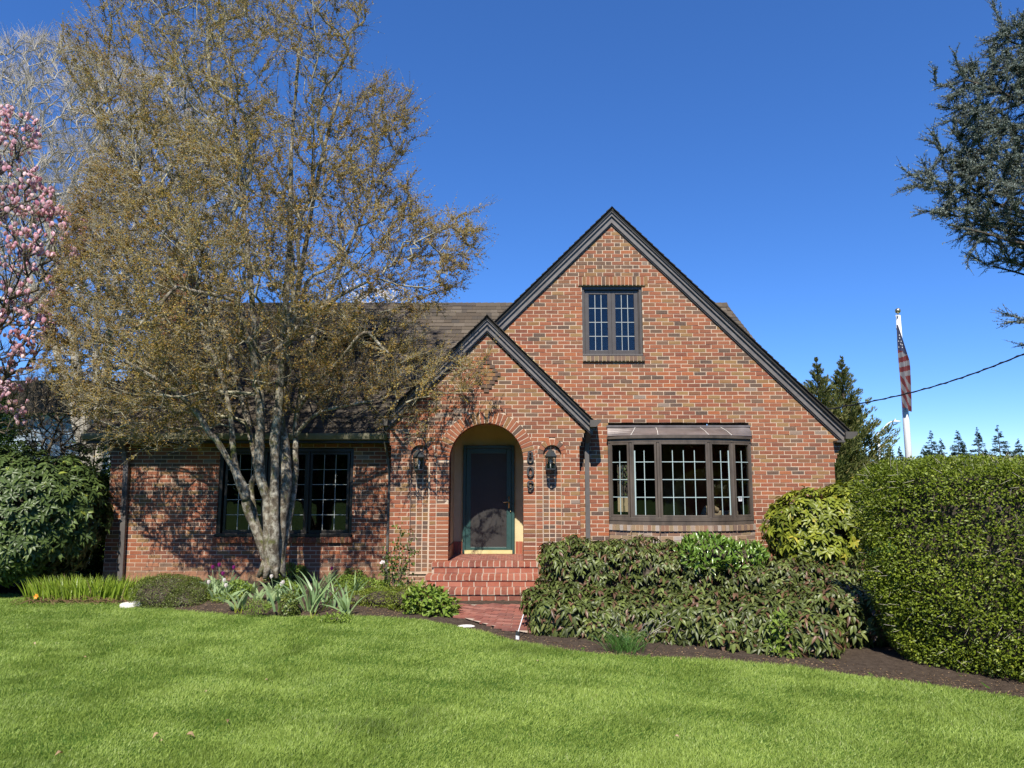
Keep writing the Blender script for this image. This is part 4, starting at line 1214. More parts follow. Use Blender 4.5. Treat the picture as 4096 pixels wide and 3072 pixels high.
# ------------------------------------------------------------------ lawn grass
from mathutils import noise as mnoise
def vnoise(x, y, f, seed=0.0):
    k = [(1.0, .3), (.7, 1.9), (1.31, 4.1), (.45, .8)]
    v = 0
    for i, (a, b) in enumerate(k):
        v = v + np.sin(f * (x * math.cos(b + seed) + y * math.sin(b + seed)) * a * 2 + i * 1.7 + seed) * np.sin(f * (x * math.sin(b * 1.3) - y * math.cos(b * 1.3)) * a * 1.7 + seed * 2 + i)
    return v / 4
NB = 560000
Yg = 4.2 + (11.9 - 4.2) * rng.random(NB * 2) ** 1.15
Xg = rng.uniform(-1, 1, NB * 2) * (Yg * .78 + .3)
ok = Yg < lawn_y(Xg) + rng.normal(0, .02, len(Xg)) + .02
ok &= ~((Xg > 4.2) & (Yg > lawn_y(Xg) - .02))
Xg, Yg = Xg[ok][:NB], Yg[ok][:NB]; nb = len(Xg)
tuft = np.clip(vnoise(Xg, Yg, 2.3, 1.0) * 2 + .2, 0, 1) ; fine = vnoise(Xg, Yg, 9, 3.0)
tall = np.clip((vnoise(Xg, Yg, 1.25, 5.0) - .28) * 5, 0, 1) * np.clip(vnoise(Xg, Yg, 5, 2.0) * 3 + .6, 0, 1)
Lg = rng.uniform(.030, .055, nb) * (1 + .35 * tuft + .25 * fine) + tall * rng.uniform(.01, .05, nb)
az = rng.uniform(0, 2 * np.pi, nb); lean = rng.uniform(.15, .75, nb)
cl = vnoise(Xg, Yg, 3.1, 7.0) * 3
dg = np.stack([np.cos(az) * lean + .35 * np.cos(cl), np.sin(az) * lean + .35 * np.sin(cl * 1.3), np.ones(nb)], -1)
rg = np.clip(.50 + .22 * vnoise(Xg, Yg, 1.6, 4.0) + .2 * vnoise(Xg, Yg, 6, 9.0) - .28 * tall + rng.normal(0, .16, nb), 0, .95)
rg[rng.random(nb) < .008] = 1.0
o = leaves('grass', BLADE, np.stack([Xg, Yg, np.full(nb, .004)], -1), dg, rdir(nb) * np.array([1, 1, .2]), Lg, rng.uniform(.0030, .0055, nb), rg, M['grass_blade'], bend=.25)
tag(o, 'short green lawn grass with darker tufts in front of the beds', 'grass', kind='stuff')

# ------------------------------------------------------------------ trees
def katsura():
    root = empty('katsura_tree', (P(1085, 2260, 11.15).x, 11.15, .25), 'multi-stemmed tree with mottled pale bark and small bronze leaves in front of the left wing', 'tree')
    pts = lambda lst: [np.array(P(*q)) for q in lst]
    stems = [
        (pts([(1080, 2290, 11.15), (1052, 2200, 11.1), (1016, 2110, 11.05), (990, 2046, 11.0), (972, 1954, 10.95), (918, 1861, 10.85), (867, 1769, 10.75), (834, 1727, 10.65), (780, 1640, 10.5), (690, 1560, 10.3), (560, 1480, 10.1), (430, 1400, 10.0)]), [.065, .062, .060, .060, .055, .048, .05, .045, .038, .032, .025, .015]),
        (pts([(988, 2000, 10.98), (950, 1900, 10.9), (940, 1836, 10.9), (926, 1752, 10.9), (920, 1668, 10.85), (880, 1500, 10.8), (800, 1300, 10.7), (700, 1050, 10.5), (600, 800, 10.4), (480, 560, 10.3), (330, 380, 10.2)]), [.06, .055, .05, .045, .042, .038, .034, .028, .024, .018, .01]),
        (pts([(1066, 2250, 11.15), (1045, 2160, 11.2), (1022, 2050, 11.25), (1005, 1962, 11.3), (1027, 1878, 11.3), (1010, 1777, 11.35), (970, 1600, 11.5), (900, 1350, 11.7), (820, 1050, 11.9), (740, 700, 12.0), (660, 350, 12.1), (600, 60, 12.2)]), [.055, .05, .045, .042, .042, .042, .040, .038, .032, .026, .018, .01]),
        (pts([(1080, 2290, 11.15), (1077, 2172, 11.1), (1072, 2004, 11.05), (1052, 1920, 11.05), (1044, 1794, 11.05), (1048, 1668, 11.0), (1044, 1584, 11.0), (1035, 1400, 11.0), (1010, 1100, 10.9), (980, 750, 10.8), (940, 400, 10.7), (900, 0, 10.7), (880, -400, 10.7)]), [.10, .088, .078, .074, .070, .07, .066, .06, .052, .044, .034, .022, .010]),
        (pts([(1095, 2290, 11.15), (1092, 2172, 11.0), (1093, 1903, 10.95), (1095, 1752, 10.95), (1110, 1626, 10.9), (1125, 1350, 10.8), (1150, 1000, 10.7), (1160, 600, 10.6), (1190, 200, 10.5), (1220, -300, 10.5)]), [.10, .085, .070, .066, .064, .058, .052, .04, .028, .012]),
        (pts([(1110, 2290, 11.2), (1108, 2214, 11.2), (1122, 2080, 11.15), (1140, 1930, 11.15), (1140, 1800, 11.2), (1125, 1700, 11.2), (1122, 1584, 11.25), (1180, 1250, 11.4), (1240, 900, 11.5), (1310, 550, 11.6), (1400, 250, 11.7), (1470, 0, 11.8)]), [.115, .105, .100, .095, .090, .082, .072, .060, .048, .036, .024, .010]),
        (pts([(1118, 2270, 11.2), (1136, 2150, 11.25), (1160, 2020, 11.3), (1176, 1920, 11.35), (1178, 1752, 11.4), (1185, 1651, 11.4), (1230, 1420, 11.5), (1330, 1150, 11.7), (1440, 880, 11.9), (1560, 620, 12.1), (1620, 450, 12.2)]), [.06, .056, .052, .050, .048, .046, .042, .04, .03, .02, .01]),
        (pts([(1050, 1450, 11.0), (1130, 1380, 10.8), (1200, 1300, 10.7), (1290, 1230, 10.6), (1400, 1160, 10.5), (1560, 1080, 10.4), (1720, 980, 10.3), (1850, 930, 10.3)]), [.05, .045, .04, .036, .03, .024, .016, .008]),
        (pts([(1185, 1651, 11.4), (1260, 1540, 11.1), (1360, 1440, 10.9), (1460, 1330, 10.7), (1540, 1400, 10.6), (1620, 1460, 10.5), (1720, 1460, 10.5), (1850, 1400, 10.5)]), [.035, .032, .028, .024, .022, .018, .013, .007]),
        (pts([(1178, 1752, 11.4), (1260, 1660, 11.1), (1400, 1620, 10.9), (1560, 1600, 10.8), (1700, 1640, 10.8), (1800, 1680, 10.8)]), [.035, .03, .024, .018, .012, .007]),
        (pts([(1044, 1584, 11.0), (1010, 1400, 10.7), (960, 1230, 10.5), (900, 1190, 10.4), (780, 1165, 10.3), (700, 1150, 10.2), (620, 1240, 10.1), (520, 1330, 10.0), (380, 1400, 9.9)]), [.045, .042, .04, .038, .034, .032, .028, .02, .01]),
        (pts([(1010, 1777, 11.35), (960, 1560, 11.6), (860, 1420, 11.8), (700, 1300, 11.9), (500, 1180, 12.0), (300, 1080, 12.1)]), [.04, .036, .03, .026, .02, .01]),
    ]
    # smooth the stems and model them as thick tubes
    sk, par, rm = [], [], []
    for pts_, rr in stems:
        p = np.array(pts_); n0 = len(p); t = np.arange(n0); tt = np.linspace(0, n0 - 1, (n0 - 1) * 5 + 1)
        # catmull-rom
        q = []
        for x in tt:
            i = min(int(x), n0 - 2); f = x - i; a, b, c_, d = p[max(i - 1, 0)], p[i], p[i + 1], p[min(i + 2, n0 - 1)]
            q.append(.5 * (2 * b + (c_ - a) * f + (2 * a - 5 * b + 4 * c_ - d) * f * f + (3 * b - a - 3 * c_ + d) * f ** 3))
        q = np.array(q); q += np.cumsum(rng.normal(0, .0035, q.shape), 0) * np.array([1, 1, 0]); rq = np.interp(tt, t, rr)
        rq = np.where(q[:, 2] > 4.5, rq * .75, rq) * (1 + .07 * np.sin(tt * 2.3) + rng.normal(0, .03, len(rq)))
        b0 = len(sk); sk += list(q); rm += list(rq)
        for k in range(len(q)): par.append(-1 if k == 0 else b0 + k - 1)
        g = MB(); nn_ = 12; th = rq > .02
        e = max(2, int(th.sum()))
        g.tube([tuple(v) for v in q[:e]], list(rq[:e]), 14)
        # gnarl
        for i_, v in enumerate(g.v):
            v = Vector(v); h = mnoise.noise(v * 9) * .010 + mnoise.noise(v * 3.1) * .014
            c_ = q[min(i_ // 14, e - 1)]; dd_ = (v - Vector(c_)); L_ = dd_.length
            if L_ > .005: g.v[i_] = tuple(v + dd_ / L_ * h * min(1, L_ / .05))
        g.build('trunk', M['bark_katsura'], root, smooth=True)
    # root flare
    g = MB(); c0 = P(1088, 2270, 11.15)
    for a in range(7):
        an = a * .9; g.tube([(c0.x + .07 * math.cos(an), 11.15 + .07 * math.sin(an), c0.z + .18), (c0.x + .12 * math.cos(an), 11.15 + .12 * math.sin(an), c0.z + .02), (c0.x + .20 * math.cos(an), 11.15 + .20 * math.sin(an), c0.z - .14)], [.07, .06, .03], 8)
    g.build('root', M['bark_katsura'], root, smooth=True)
    sk = np.array(sk); par = np.array(par)
    poly = [(250, -250), (200, -60), (215, 30), (120, 70), (150, 160), (225, 300), (170, 420), (130, 560), (90, 680), (105, 820), (170, 915), (290, 965), (400, 968), (470, 925), (560, 905), (640, 905), (700, 890), (760, 850), (830, 925), (900, 960), (990, 860), (1060, 800), (1030, 760), (940, 770), (900, 700), (950, 650), (1000, 600), (1038, 490), (985, 470), (920, 470), (860, 380), (885, 280), (895, 205), (835, 150), (780, 190), (765, 120), (795, 50), (800, -60), (700, -300), (450, -360)]
    poly = [(a * 1.852, b * 1.852) for a, b in poly]
    def dens(q):
        n1 = vnoise(q[:, 0] / 200., q[:, 1] / 200., 1.3, 2.0)
        d = .62 + .5 * n1
        d = d * np.where(q[:, 1] < 450, .62, 1.0)
        # open places where the trunks show
        d = d * np.where((np.abs(q[:, 0] - 1090) < 170) & (q[:, 1] > 1590), .12, 1)
        d = d * np.where((q[:, 0] > 1420) & (q[:, 1] > 1230) & (q[:, 1] < 1480), .5, 1)
        d = d * np.where((q[:, 0] > 1480) & (q[:, 1] > 1480), .35, 1)
        d = d * np.where((q[:, 0] > 1700) & (q[:, 1] > 1600), .4, 1)
        return np.clip(d, 0.04, 1)
    nt_ = 6200
    q = poly_sample(poly, nt_, dens); q = q + rng.normal(0, 1, q.shape) * np.where(rng.random((nt_, 1)) < .3, 42, 8); ed = edge_dist(q, poly)
    hd = np.minimum(ed / 258. * 1.15 + .25, 2.5)
    Y = 11.15 + rng.uniform(-1, 1, nt_) * hd
    tips = Pn(q[:, 0], q[:, 1], Y)
    wall = np.where(tips[:, 0] > -2.1, 11.55, 12.0)
    roof_y = np.where(tips[:, 2] > 2.7, 12.14 + (tips[:, 2] - 2.6) - .25, wall)
    Y = np.minimum(Y, roof_y - rng.uniform(0, .8, nt_)); tips = Pn(q[:, 0], q[:, 1], Y)
    pos, pr, rad, cnt, tp = grow(sk, par, tips, bf=.22, step=.16, up=.55, sag=.12, jit=.02, rtip=.0026, pw=.40, rmin=np.array(rm), lift=.15)
    tree_mesh(pos, pr, rad, M['bark_limb'], root, .010, 'limb', 'twig', skip=len(sk))
    A, B, d, L = twigs_on(pos[len(sk):], pr[len(sk):] - 0, cnt[len(sk):], 6, 10, .1, .2) if False else (None,) * 4
    idx = np.where((cnt <= 7) & (np.arange(len(pos)) >= len(sk)))[0]; nT = 70000; pick = rng.choice(idx, nT)
    fr_ = rng.random((nT, 1)); A = pos[pick] * fr_ + pos[pr[pick]] * (1 - fr_)
    d = unit(unit(pos[pick] - pos[pr[pick]]) + rdir(nT) * .75 + np.array([0, 0, .30])); L = .07 + .36 * rng.random((nT, 1)) ** 2; B = A + d * L
    segs('shoot', A, B, np.full(nT, .0024), np.full(nT, .0012), M['bark_limb'], root, 3)
    nl = 380000; k = rng.integers(0, nT, nl); f = np.round(rng.random((nl, 1)) * 7) / 7 * .95 + .05
    pp_ = A[k] + (B[k] - A[k]) * f; ld = unit(np.cross(d[k], rdir(nl)) + d[k] * .3 + np.array([0, 0, -.25]))
    keep = rng.random(nl) < np.where(pp_[:, 2] > 7.5, .75, 1)
    pp_, ld = pp_[keep], ld[keep]; nl = len(pp_)
    ccl = np.clip(.45 + .3 * vnoise(pp_[:, 0], pp_[:, 2], 1.2, 3.0) + rng.normal(0, .22, nl), 0, 1)
    leaves('crown', LT2, pp_, ld, rdir(nl) + np.array([0, 0, .5]), rng.uniform(.013, .032, nl), rng.uniform(.012, .028, nl), ccl, M['katsura_leaf'], root)
katsura()

def bare_tree(name, label, base, poly, Y0, depth, ntips, mkey, ntw, rt=.006, stems=3, lw=.5, cat='tree', twr=.0035, h0=None, group=None, trunkr=.12, up=.7, bf=.3):
    root = empty(name, base, label, cat, group)
    q = poly_sample(poly, ntips); ed = edge_dist(q, poly)
    s_ = FPX / Y0; hd = np.minimum(ed / s_ + .2, depth); Y = Y0 + rng.uniform(-1, 1, ntips) * hd
    tips = Pn(q[:, 0], q[:, 1], Y); b = np.array(base, float)
    sk, par, rm = [b], [-1], [trunkr]
    c_ = tips.mean(0)
    for s_i in range(stems):
        e = c_ + (rdir(1)[0] * np.array([1, 1, .3])) * np.ptp(tips[:, 0]) * .22; e[2] = b[2] + (tips[:, 2].max() - b[2]) * rng.uniform(.55, .8); last = 0
        K = 14
        for k in range(1, K + 1):
            t = k / K; p = b + (e - b) * t; p[0] = b[0] + (e[0] - b[0]) * t ** 1.4; p[1] = b[1] + (e[1] - b[1]) * t ** 1.4
            sk.append(p + rng.normal(0, .03, 3)); par.append(last); last = len(sk) - 1; rm.append(trunkr * (1 - t) * .8 + .02)
    pos, pr, rad, cnt, tp = grow(np.array(sk), np.array(par), tips, bf=bf, step=.35, up=up, sag=.15, jit=.03, rtip=rt, pw=.40, rmin=np.array(rm))
    tree_mesh(pos, pr, rad, M[mkey], root, .03, 'trunk', 'branch')
    idx = np.where((cnt <= 8) & (pr >= 0))[0]; pick = rng.choice(idx, ntw); fr_ = rng.random((ntw, 1))
    A = pos[pick] * fr_ + pos[pr[pick]] * (1 - fr_); d = unit(unit(pos[pick] - pos[pr[pick]]) + rdir(ntw) * .6 + np.array([0, 0, .4])); L = rng.uniform(.3, 1, (ntw, 1)) * lw
    segs('twig', A, A + d * L, np.full(ntw, twr), np.full(ntw, twr * .5), M[mkey], root, 3)
    return root, pos, pr, cnt
bp_ = [(-350, 300), (-100, 200), (0, 170), (90, 150), (170, 140), (280, 170), (420, 230), (560, 260), (740, 330), (860, 460), (920, 700), (960, 1000), (900, 1300), (600, 1500), (300, 1450), (100, 1300), (-100, 1200), (-350, 1100)]
bare_tree('bare_tree', 'tall leafless grey-barked tree rising behind the left end of the house', (-11.5, 20.0, 0), bp_, 20.0, 4.0, 4200, 'bark_grey', 30000, .009, 5, .7, twr=.0055, trunkr=.22, up=.9, bf=.15)
sp_ = [(60, 1560), (110, 1500), (230, 1470), (380, 1480), (450, 1540), (500, 1640), (470, 1730), (430, 1790), (300, 1850), (150, 1830), (70, 1740)]
bare_tree('bare_shrub', 'leafless brown twiggy shrub between the rhododendron and the left gutter', (-9.0, 13.4, 0), sp_, 13.4, .9, 900, 'bark_brown', 4200, .0032, 5, .3, 'shrub', twr=.0025, trunkr=.04, up=-.1, bf=.2)

# magnolia
def magnolia():
    poly = [(-500, 500), (-200, 430), (0, 450), (60, 455), (140, 470), (165, 560), (120, 640), (190, 760), (230, 820), (340, 930), (350, 1020), (300, 1100), (250, 1180), (240, 1300), (210, 1400), (160, 1480), (120, 1560), (100, 1680), (40, 1740), (-200, 1700), (-500, 1500)]
    base = (-9.6, 11.6, 0)
    root, pos, pr, cnt = bare_tree('magnolia_tree', 'magnolia covered in pink cup-shaped blossom at the left edge', base, poly, 11.5, 1.6, 1500, 'bark_brown', 5000, .006, 4, .25, twr=.004, trunkr=.12, up=.6)
    idx = np.where((cnt <= 2) & (pr >= 0))[0]; nf = 2300; pick = rng.choice(idx, nf); c_ = pos[pick] + rng.normal(0, .05, (nf, 3))
    # some outliers further right among the bronze twigs
    ax = unit(np.array([0, 0, 1.]) + rdir(nf) * .45); sz = rng.uniform(.06, .10, nf); np_ = 6
    P_, D_, N_, L_, W_, R_ = [], [], [], [], [], []
    u = unit(np.cross(ax, rdir(nf))); v = np.cross(ax, u)
    for k in range(np_):
        a = 2 * np.pi * k / np_ + (.3 if k % 2 else 0); o_ = np.cos(a) * u + np.sin(a) * v
        P_.append(c_ + o_ * .012); D_.append(ax + o_ * rng.uniform(.15, .45, (nf, 1))); N_.append(-o_ + ax * .2); L_.append(sz); W_.append(sz * .62); R_.append(np.clip(rng.normal(.5, .22, nf), 0, 1))
    cup = (np.array([[0, 0, 0], [.5, .4, .10], [.4, .8, .16], [0, 1, .22], [-.4, .8, .16], [-.5, .4, .10], [0, .45, -.06]], float), np.array([[0, 1, 6], [1, 2, 6], [2, 3, 6], [3, 4, 6], [4, 5, 6], [5, 0, 6]]))
    c = lambda z: np.concatenate(z)
    leaves('blossom', cup, c(P_), c(D_), c(N_), c(L_), c(W_), c(R_), M['petal_pink'], root)
    nl = 1500; pick = rng.choice(idx, nl)
    leaves('leaf', LT2, pos[pick] + rng.normal(0, .03, (nl, 3)), rdir(nl) + [0, 0, .5], rdir(nl), rng.uniform(.02, .045, nl), .02, rng.random(nl), M['yellow_leaf'], root)
magnolia()
# spray of pink blossom seen through the bronze twigs: a second, thinner magnolia limb further back
mp_unused = [(480, 1140), (640, 1190), (640, 1250), (560, 1290), (470, 1420), (380, 1500), (300, 1440), (300, 1000), (360, 850), (460, 1000)]

def cedar():
    root = empty('blue_cedar', (10.6, 9.8, 0), 'blue-green cedar boughs reaching in from the top right edge', 'tree')
    poly = [(3960, 150), (4090, 60), (4300, -150), (4700, -200), (4700, 1350), (4200, 1130), (4100, 1060), (3990, 1050), (3960, 1000), (3850, 930), (3720, 850), (3800, 810), (3760, 770), (3640, 750), (3660, 680), (3740, 690), (3730, 640), (3760, 580), (3830, 590), (3800, 500), (3790, 430), (3800, 330), (3870, 250), (3950, 290)]
    extra = [(3818, 212), (3742, 275), (3750, 345), (3755, 428), (3775, 491), (3705, 560), (3728, 530), (3686, 640), (3710, 690), (3606, 670), (3609, 759), (3640, 700), (3682, 845), (3792, 902), (3840, 955), (3868, 1061), (3951, 166), (3970, 8), (4020, 1255), (4030, 1290), (4075, 1378), (3730, 720), (3880, 1020), (3950, 1060)]
    n1 = 2600; q = poly_sample(poly, n1); q = np.vstack([q, np.array(extra, float)]); n1 = len(q)
    ed = edge_dist(q, poly); Y = 9.6 + rng.uniform(-1, 1, n1) * np.clip(ed / 300., .1, 2.2)
    tips = Pn(q[:, 0], q[:, 1], Y)
    sk = [np.array([10.6, 9.8, z]) for z in np.arange(0, 13, .4)]; par = [-1] + list(range(len(sk) - 1)); rm = [.3 * (1 - i / len(sk)) + .03 for i in range(len(sk))]
    # main boughs sweep to the left with a slight rise
    nsk = len(sk)
    for (sx, sy, Yb, zb) in ((3640, 700, 9.6, 3.9), (3780, 290, 9.4, 5.6), (3720, 570, 10.2, 4.4), (3760, 880, 9.0, 3.2), (3960, 160, 9.8, 6.6), (3900, 1050, 9.9, 3.0), (3850, 480, 10.8, 5.0), (4000, 700, 8.4, 4.2), (4100, 400, 8.6, 5.6), (4020, 1270, 9.3, 2.8), (4075, 1375, 9.3, 2.6)):
        e = np.array(P(sx, sy, Yb)); b = np.array([10.6, 9.8, zb + .2]); i0 = int(np.argmin([abs(s_[2] - b[2]) for s_ in sk[:nsk]])); last = i0; b = sk[i0]
        for k in range(1, 15):
            t = k / 15; p = b + (e - b) * t; p[2] += .5 * math.sin(t * math.pi) * .4
            sk.append(p + rng.normal(0, .015, 3)); par.append(last); last = len(sk) - 1; rm.append(.06 * (1 - t) + .008)
    pos, pr, rad, cnt, tp = grow(np.array(sk), np.array(par), tips, bf=.25, step=.12, up=.1, sag=-.05, jit=.02, rtip=.004, pw=.38, rmin=np.array(rm), lift=0)
    tree_mesh(pos, pr, rad, M['bark_dark'], root, .02, 'trunk', 'branch')
    idx = np.where((cnt <= 30) & (np.arange(len(pos)) >= nsk) & (pos[:, 0] < 8.4))[0]
    # short side shoots
    nT = 15000; pick = rng.choice(idx, nT); fr_ = rng.random((nT, 1)); A = pos[pick] * fr_ + pos[pr[pick]] * (1 - fr_)
    d = unit(unit(pos[pick] - pos[pr[pick]]) + rdir(nT) * np.array([.7, .7, .45])); L = rng.uniform(.06, .24, (nT, 1)); B = A + d * L
    segs('shoot', A, B, np.full(nT, .003), np.full(nT, .002), M['bark_dark'], root, 3)
    nn_ = 420000; k = rng.integers(0, nT, nn_); onb = rng.random(nn_) < .3
    f = rng.random((nn_, 1)) * 1.0
    f = np.round(f * 9) / 9
    p = A[k] + (B[k] - A[k]) * f; pk = rng.choice(idx, nn_); f2 = rng.random((nn_, 1)); p = np.where(onb[:, None], pos[pk] * f2 + pos[pr[pk]] * (1 - f2), p)
    leaves('needles', (np.array([[-.5, 0, 0], [.5, 0, 0], [0, 1, 0]], float), np.array([[0, 1, 2]])), p, rdir(nn_) + np.array([0, 0, .55]), rdir(nn_), rng.uniform(.022, .040, nn_), rng.uniform(.008, .014, nn_), np.clip(rng.normal(.5, .25, nn_), 0, 1), M['cedar_needle'], root)
cedar()

def conifer(name, label, cat, base, H, Rr, n_, mkey, lw, group=None, top=1, expo=.9, whorl=.0, seed_shape=1.0, droop=-.2, nb=26, layers=0, asp=1.0, lup=0.0):
    root = empty(name, base, label, cat, group)
    b = np.array(base, float)
    g = MB(); g.tube([tuple(b), (b[0], b[1], b[2] + H * .96)], [H * .018, H * .002], 6); g.build('trunk', M['bark_dark'], root)
    P_, D_ = [], []
    nbr = nb * 5
    t = np.sort(rng.random(nbr)) ** .9 * .97 + .02
    if layers: t = np.clip((np.floor(t * layers) + rng.normal(.5, .42, nbr)) / layers, .02, .995)
    a = rng.uniform(0, 2 * np.pi, nbr); rr = Rr * (1 - t) ** expo * rng.uniform(.55, 1.15, nbr) + .004 * H
    s_ = rng.random((nbr, n_ // nbr)); s_ = np.sqrt(s_)
    X_ = np.cos(a)[:, None] * rr[:, None] * s_; Y_ = np.sin(a)[:, None] * rr[:, None] * s_; Z_ = t[:, None] * H + droop * rr[:, None] * s_ + .25 * np.abs(rr[:, None]) * np.maximum(s_ - .6, 0)
    p = np.stack([X_, Y_, Z_], -1).reshape(-1, 3); p += rng.normal(0, 1, p.shape) * np.array([lw * .8, lw * .8, lw * .35]) * np.clip(.15 + (1 - np.repeat(t, s_.shape[1])) * 1.6, .15, 1)[:, None]
    d = np.stack([np.broadcast_to(np.cos(a)[:, None], s_.shape), np.broadcast_to(np.sin(a)[:, None], s_.shape), np.full(s_.shape, droop)], -1).reshape(-1, 3) + rng.normal(0, .5, p.shape)
    m_ = len(p); ts_ = np.clip(.22 + (1 - np.repeat(t, s_.shape[1])) * 1.6, .22, 1); lw = lw * ts_; p = p * np.stack([ts_ ** .3, ts_ ** .3, ts_ * 0 + 1], -1)
    leaves('crown', LT2, p + b, d + np.array([0, 0, lup]), rdir(m_) + np.array([0, 0, .8]), rng.uniform(.7, 1.4, m_) * lw * 1.3 * asp, rng.uniform(.4, .8, m_) * lw, np.clip(rng.normal(.5, .25, m_), 0, 1), M[mkey], root)
    return root
# far firs beyond the hedge: (src x, top y, Y distance, radius)
FG = 'dark firs on the skyline beyond the hedge'
firs = [(3558, 1778, 110, 2.2, 'slim dark fir on the skyline just left of the flagpole'), (3597, 1785, 120, 2.0, 'tiny narrow fir on the skyline touching the left side of the flagpole'),
        (3722, 1722, 105, 3.4, 'broad dark fir on the skyline first to the right of the flagpole'), (3762, 1752, 112, 2.6, 'fir with a lower crown leaning on the broad fir right of the flagpole'),
        (3828, 1716, 105, 3.0, 'second tall skyline fir to the right of the flagpole, with a loose crown'), (3858, 1775, 118, 3.2, 'low bushy fir in the dip between two tall skyline firs'), (3908, 1708, 105, 2.7, 'narrow pointed skyline fir, third tall one from the flagpole'),
        (3990, 1700, 100, 3.6, 'tallest wide-branched skyline fir near the right edge'), (4070, 1752, 105, 2.4, 'rightmost skyline fir, cut by the right edge'), (3500, 1798, 125, 2.2, 'small fir on the skyline behind the street lamp pole'), (3690, 1790, 120, 3.4, 'low dark fir on the skyline tucked against the right side of the flagpole'),
        (3940, 1790, 125, 3.6, 'low dark fir between the narrow and the wide skyline firs'), (4030, 1795, 125, 3.6, 'low dark fir behind the rightmost skyline fir')]
for sx, sy, Y, r_, lb in firs:
    p = P(sx, sy, Y); conifer('fir_tree', lb, 'tree', (p.x, Y, -1), p.z + 1, r_ * 1.25, 6500, 'fir_needle', .17, FG, expo=.95, nb=34, layers=13, asp=2.0, droop=-.2)
# arborvitae to the right of the house
for sx, sy, Y, r_, lb in ((3275, 1428, 27, 2.3, 'left spire of the pair of tall cypresses behind the gable eave'), (3328, 1422, 27.5, 2.3, 'right spire of the pair of tall cypresses, with brownish green sprays')):
    p = P(sx, sy, Y); conifer('cypress_tree', lb, 'tree', (p.x + (.35 if sx > 3300 else -.1), Y, 0), p.z, r_, 22000, 'cypress', .08, 'tall cypresses behind the house', expo=1.0, droop=.7, nb=80, asp=1.6, lup=.6)
p = P(3395, 1630, 27.8); conifer('cypress_tree', 'lower round-shouldered cypress beside the street lamp, right of the twin spires', 'tree', (p.x - .35, 27.5, 0), p.z, .95, 16000, 'cypress', .08, 'tall cypresses behind the house', expo=.9, droop=.7, nb=80, asp=1.6, lup=.6)
# evergreens behind the left garden
for x, y, h, r_, lb in ((-10.6, 14.4, 3.9, 1.3, 'bright green evergreen behind the rhododendron at the left edge'), (-8.9, 15.2, 2.9, 1.2, 'dark evergreen behind the bare shrub'), (-12.0, 16.2, 4.3, 1.3, 'tall evergreen at the far left behind the magnolia'), (-8.1, 14.2, 2.0, .6, 'small dark conifer close to the left corner of the house')):
    conifer('evergreen_tree', lb, 'tree', (x, y, 0), h, r_, 16000, 'evergreen', .07, 'evergreens behind the left garden', expo=.42, droop=.1, nb=60)
# white blossom showing over the ridge
pw = [(1400, 1150), (1450, 1130), (1540, 1160), (1640, 1170), (1660, 1240), (1560, 1260), (1380, 1260)]
root, pos, pr, cnt = bare_tree('white_blossom_tree', 'white flowering tree just showing over the roof ridge', (-4.6, 22, 0), pw, 22, .8, 160, 'bark_brown', 200, .006, 3, .3, trunkr=.1)
idx = np.where(cnt <= 2)[0]; nf = 900; pick = rng.choice(idx, nf)
leaves('blossom', LT2, pos[pick] + rng.normal(0, .07, (nf, 3)), rdir(nf), rdir(nf), .09, .08, rng.random(nf), M['petal_white'], root)
# ------------------------------------------------------------------ hedges and bushes
def lobes_points(lobes, n_, depth, noise_a=.05, nf=2.5, zmin=.02, taper=0.0, topb=1.0):
    ar = np.array([r[0] * r[1] + r[0] * r[2] + r[1] * r[2] for c_, r, p, a in lobes]); ar = ar / ar.sum()
    P_, N_ = [], []
    for li, (c_, r, p, a) in enumerate(lobes):
        m_ = int(n_ * 1.9 * ar[li]) + 10; r = np.array(r, float); c_ = np.array(c_, float)
        fa = np.array([r[1] * r[2], r[0] * r[2], r[0] * r[1] * topb]); fa = fa / fa.sum()
        ax = rng.choice(3, m_, p=fa); q = rng.uniform(-1, 1, (m_, 3)); sg = rng.choice([-1., 1.], m_); q[np.arange(m_), ax] = sg
        q = q / (np.sum(np.abs(q) ** p, 1) ** (1 / p))[:, None]
        nn = unit(np.sign(q) * np.abs(q) ** (p - 1) / r)
        x = q * r; dp = depth * rng.random(m_) ** 1.6; nz = noise_a * (vnoise(x[:, 0] + x[:, 2] * .7, x[:, 1] - x[:, 2] * .9, nf, 2.0 + li) * 1.6 + .6 * vnoise(x[:, 0] - x[:, 1], x[:, 2] + x[:, 1] * .4, nf * 2.6, 5.0 + li))
        x = x + nn * (nz - dp)[:, None]
        if taper: 
            k = 1 - taper * np.clip((c_[2] - .1 - (x[:, 2] + c_[2])) / c_[2], 0, 1); x[:, :2] *= k[:, None]
        ca, sa = math.cos(a), math.sin(a)
        rot = lambda v: np.stack([v[:, 0] * ca - v[:, 1] * sa, v[:, 0] * sa + v[:, 1] * ca, v[:, 2]], -1)
        x, nn = rot(x) + c_, rot(nn)
        ok = x[:, 2] > zmin
        for lj, (c2, r2, p2, a2) in enumerate(lobes):
            if lj == li: continue
            d = x - np.array(c2); d = np.stack([d[:, 0] * math.cos(-a2) - d[:, 1] * math.sin(-a2), d[:, 0] * math.sin(-a2) + d[:, 1] * math.cos(-a2), d[:, 2]], -1) / np.array(r2)
            ok &= (np.sum(np.abs(d) ** p2, 1) ** (1 / p2)) > .82
        P_.append(x[ok]); N_.append(nn[ok])
    P_, N_ = np.concatenate(P_), np.concatenate(N_); k = rng.permutation(len(P_))[:n_]
    return P_[k], N_[k]
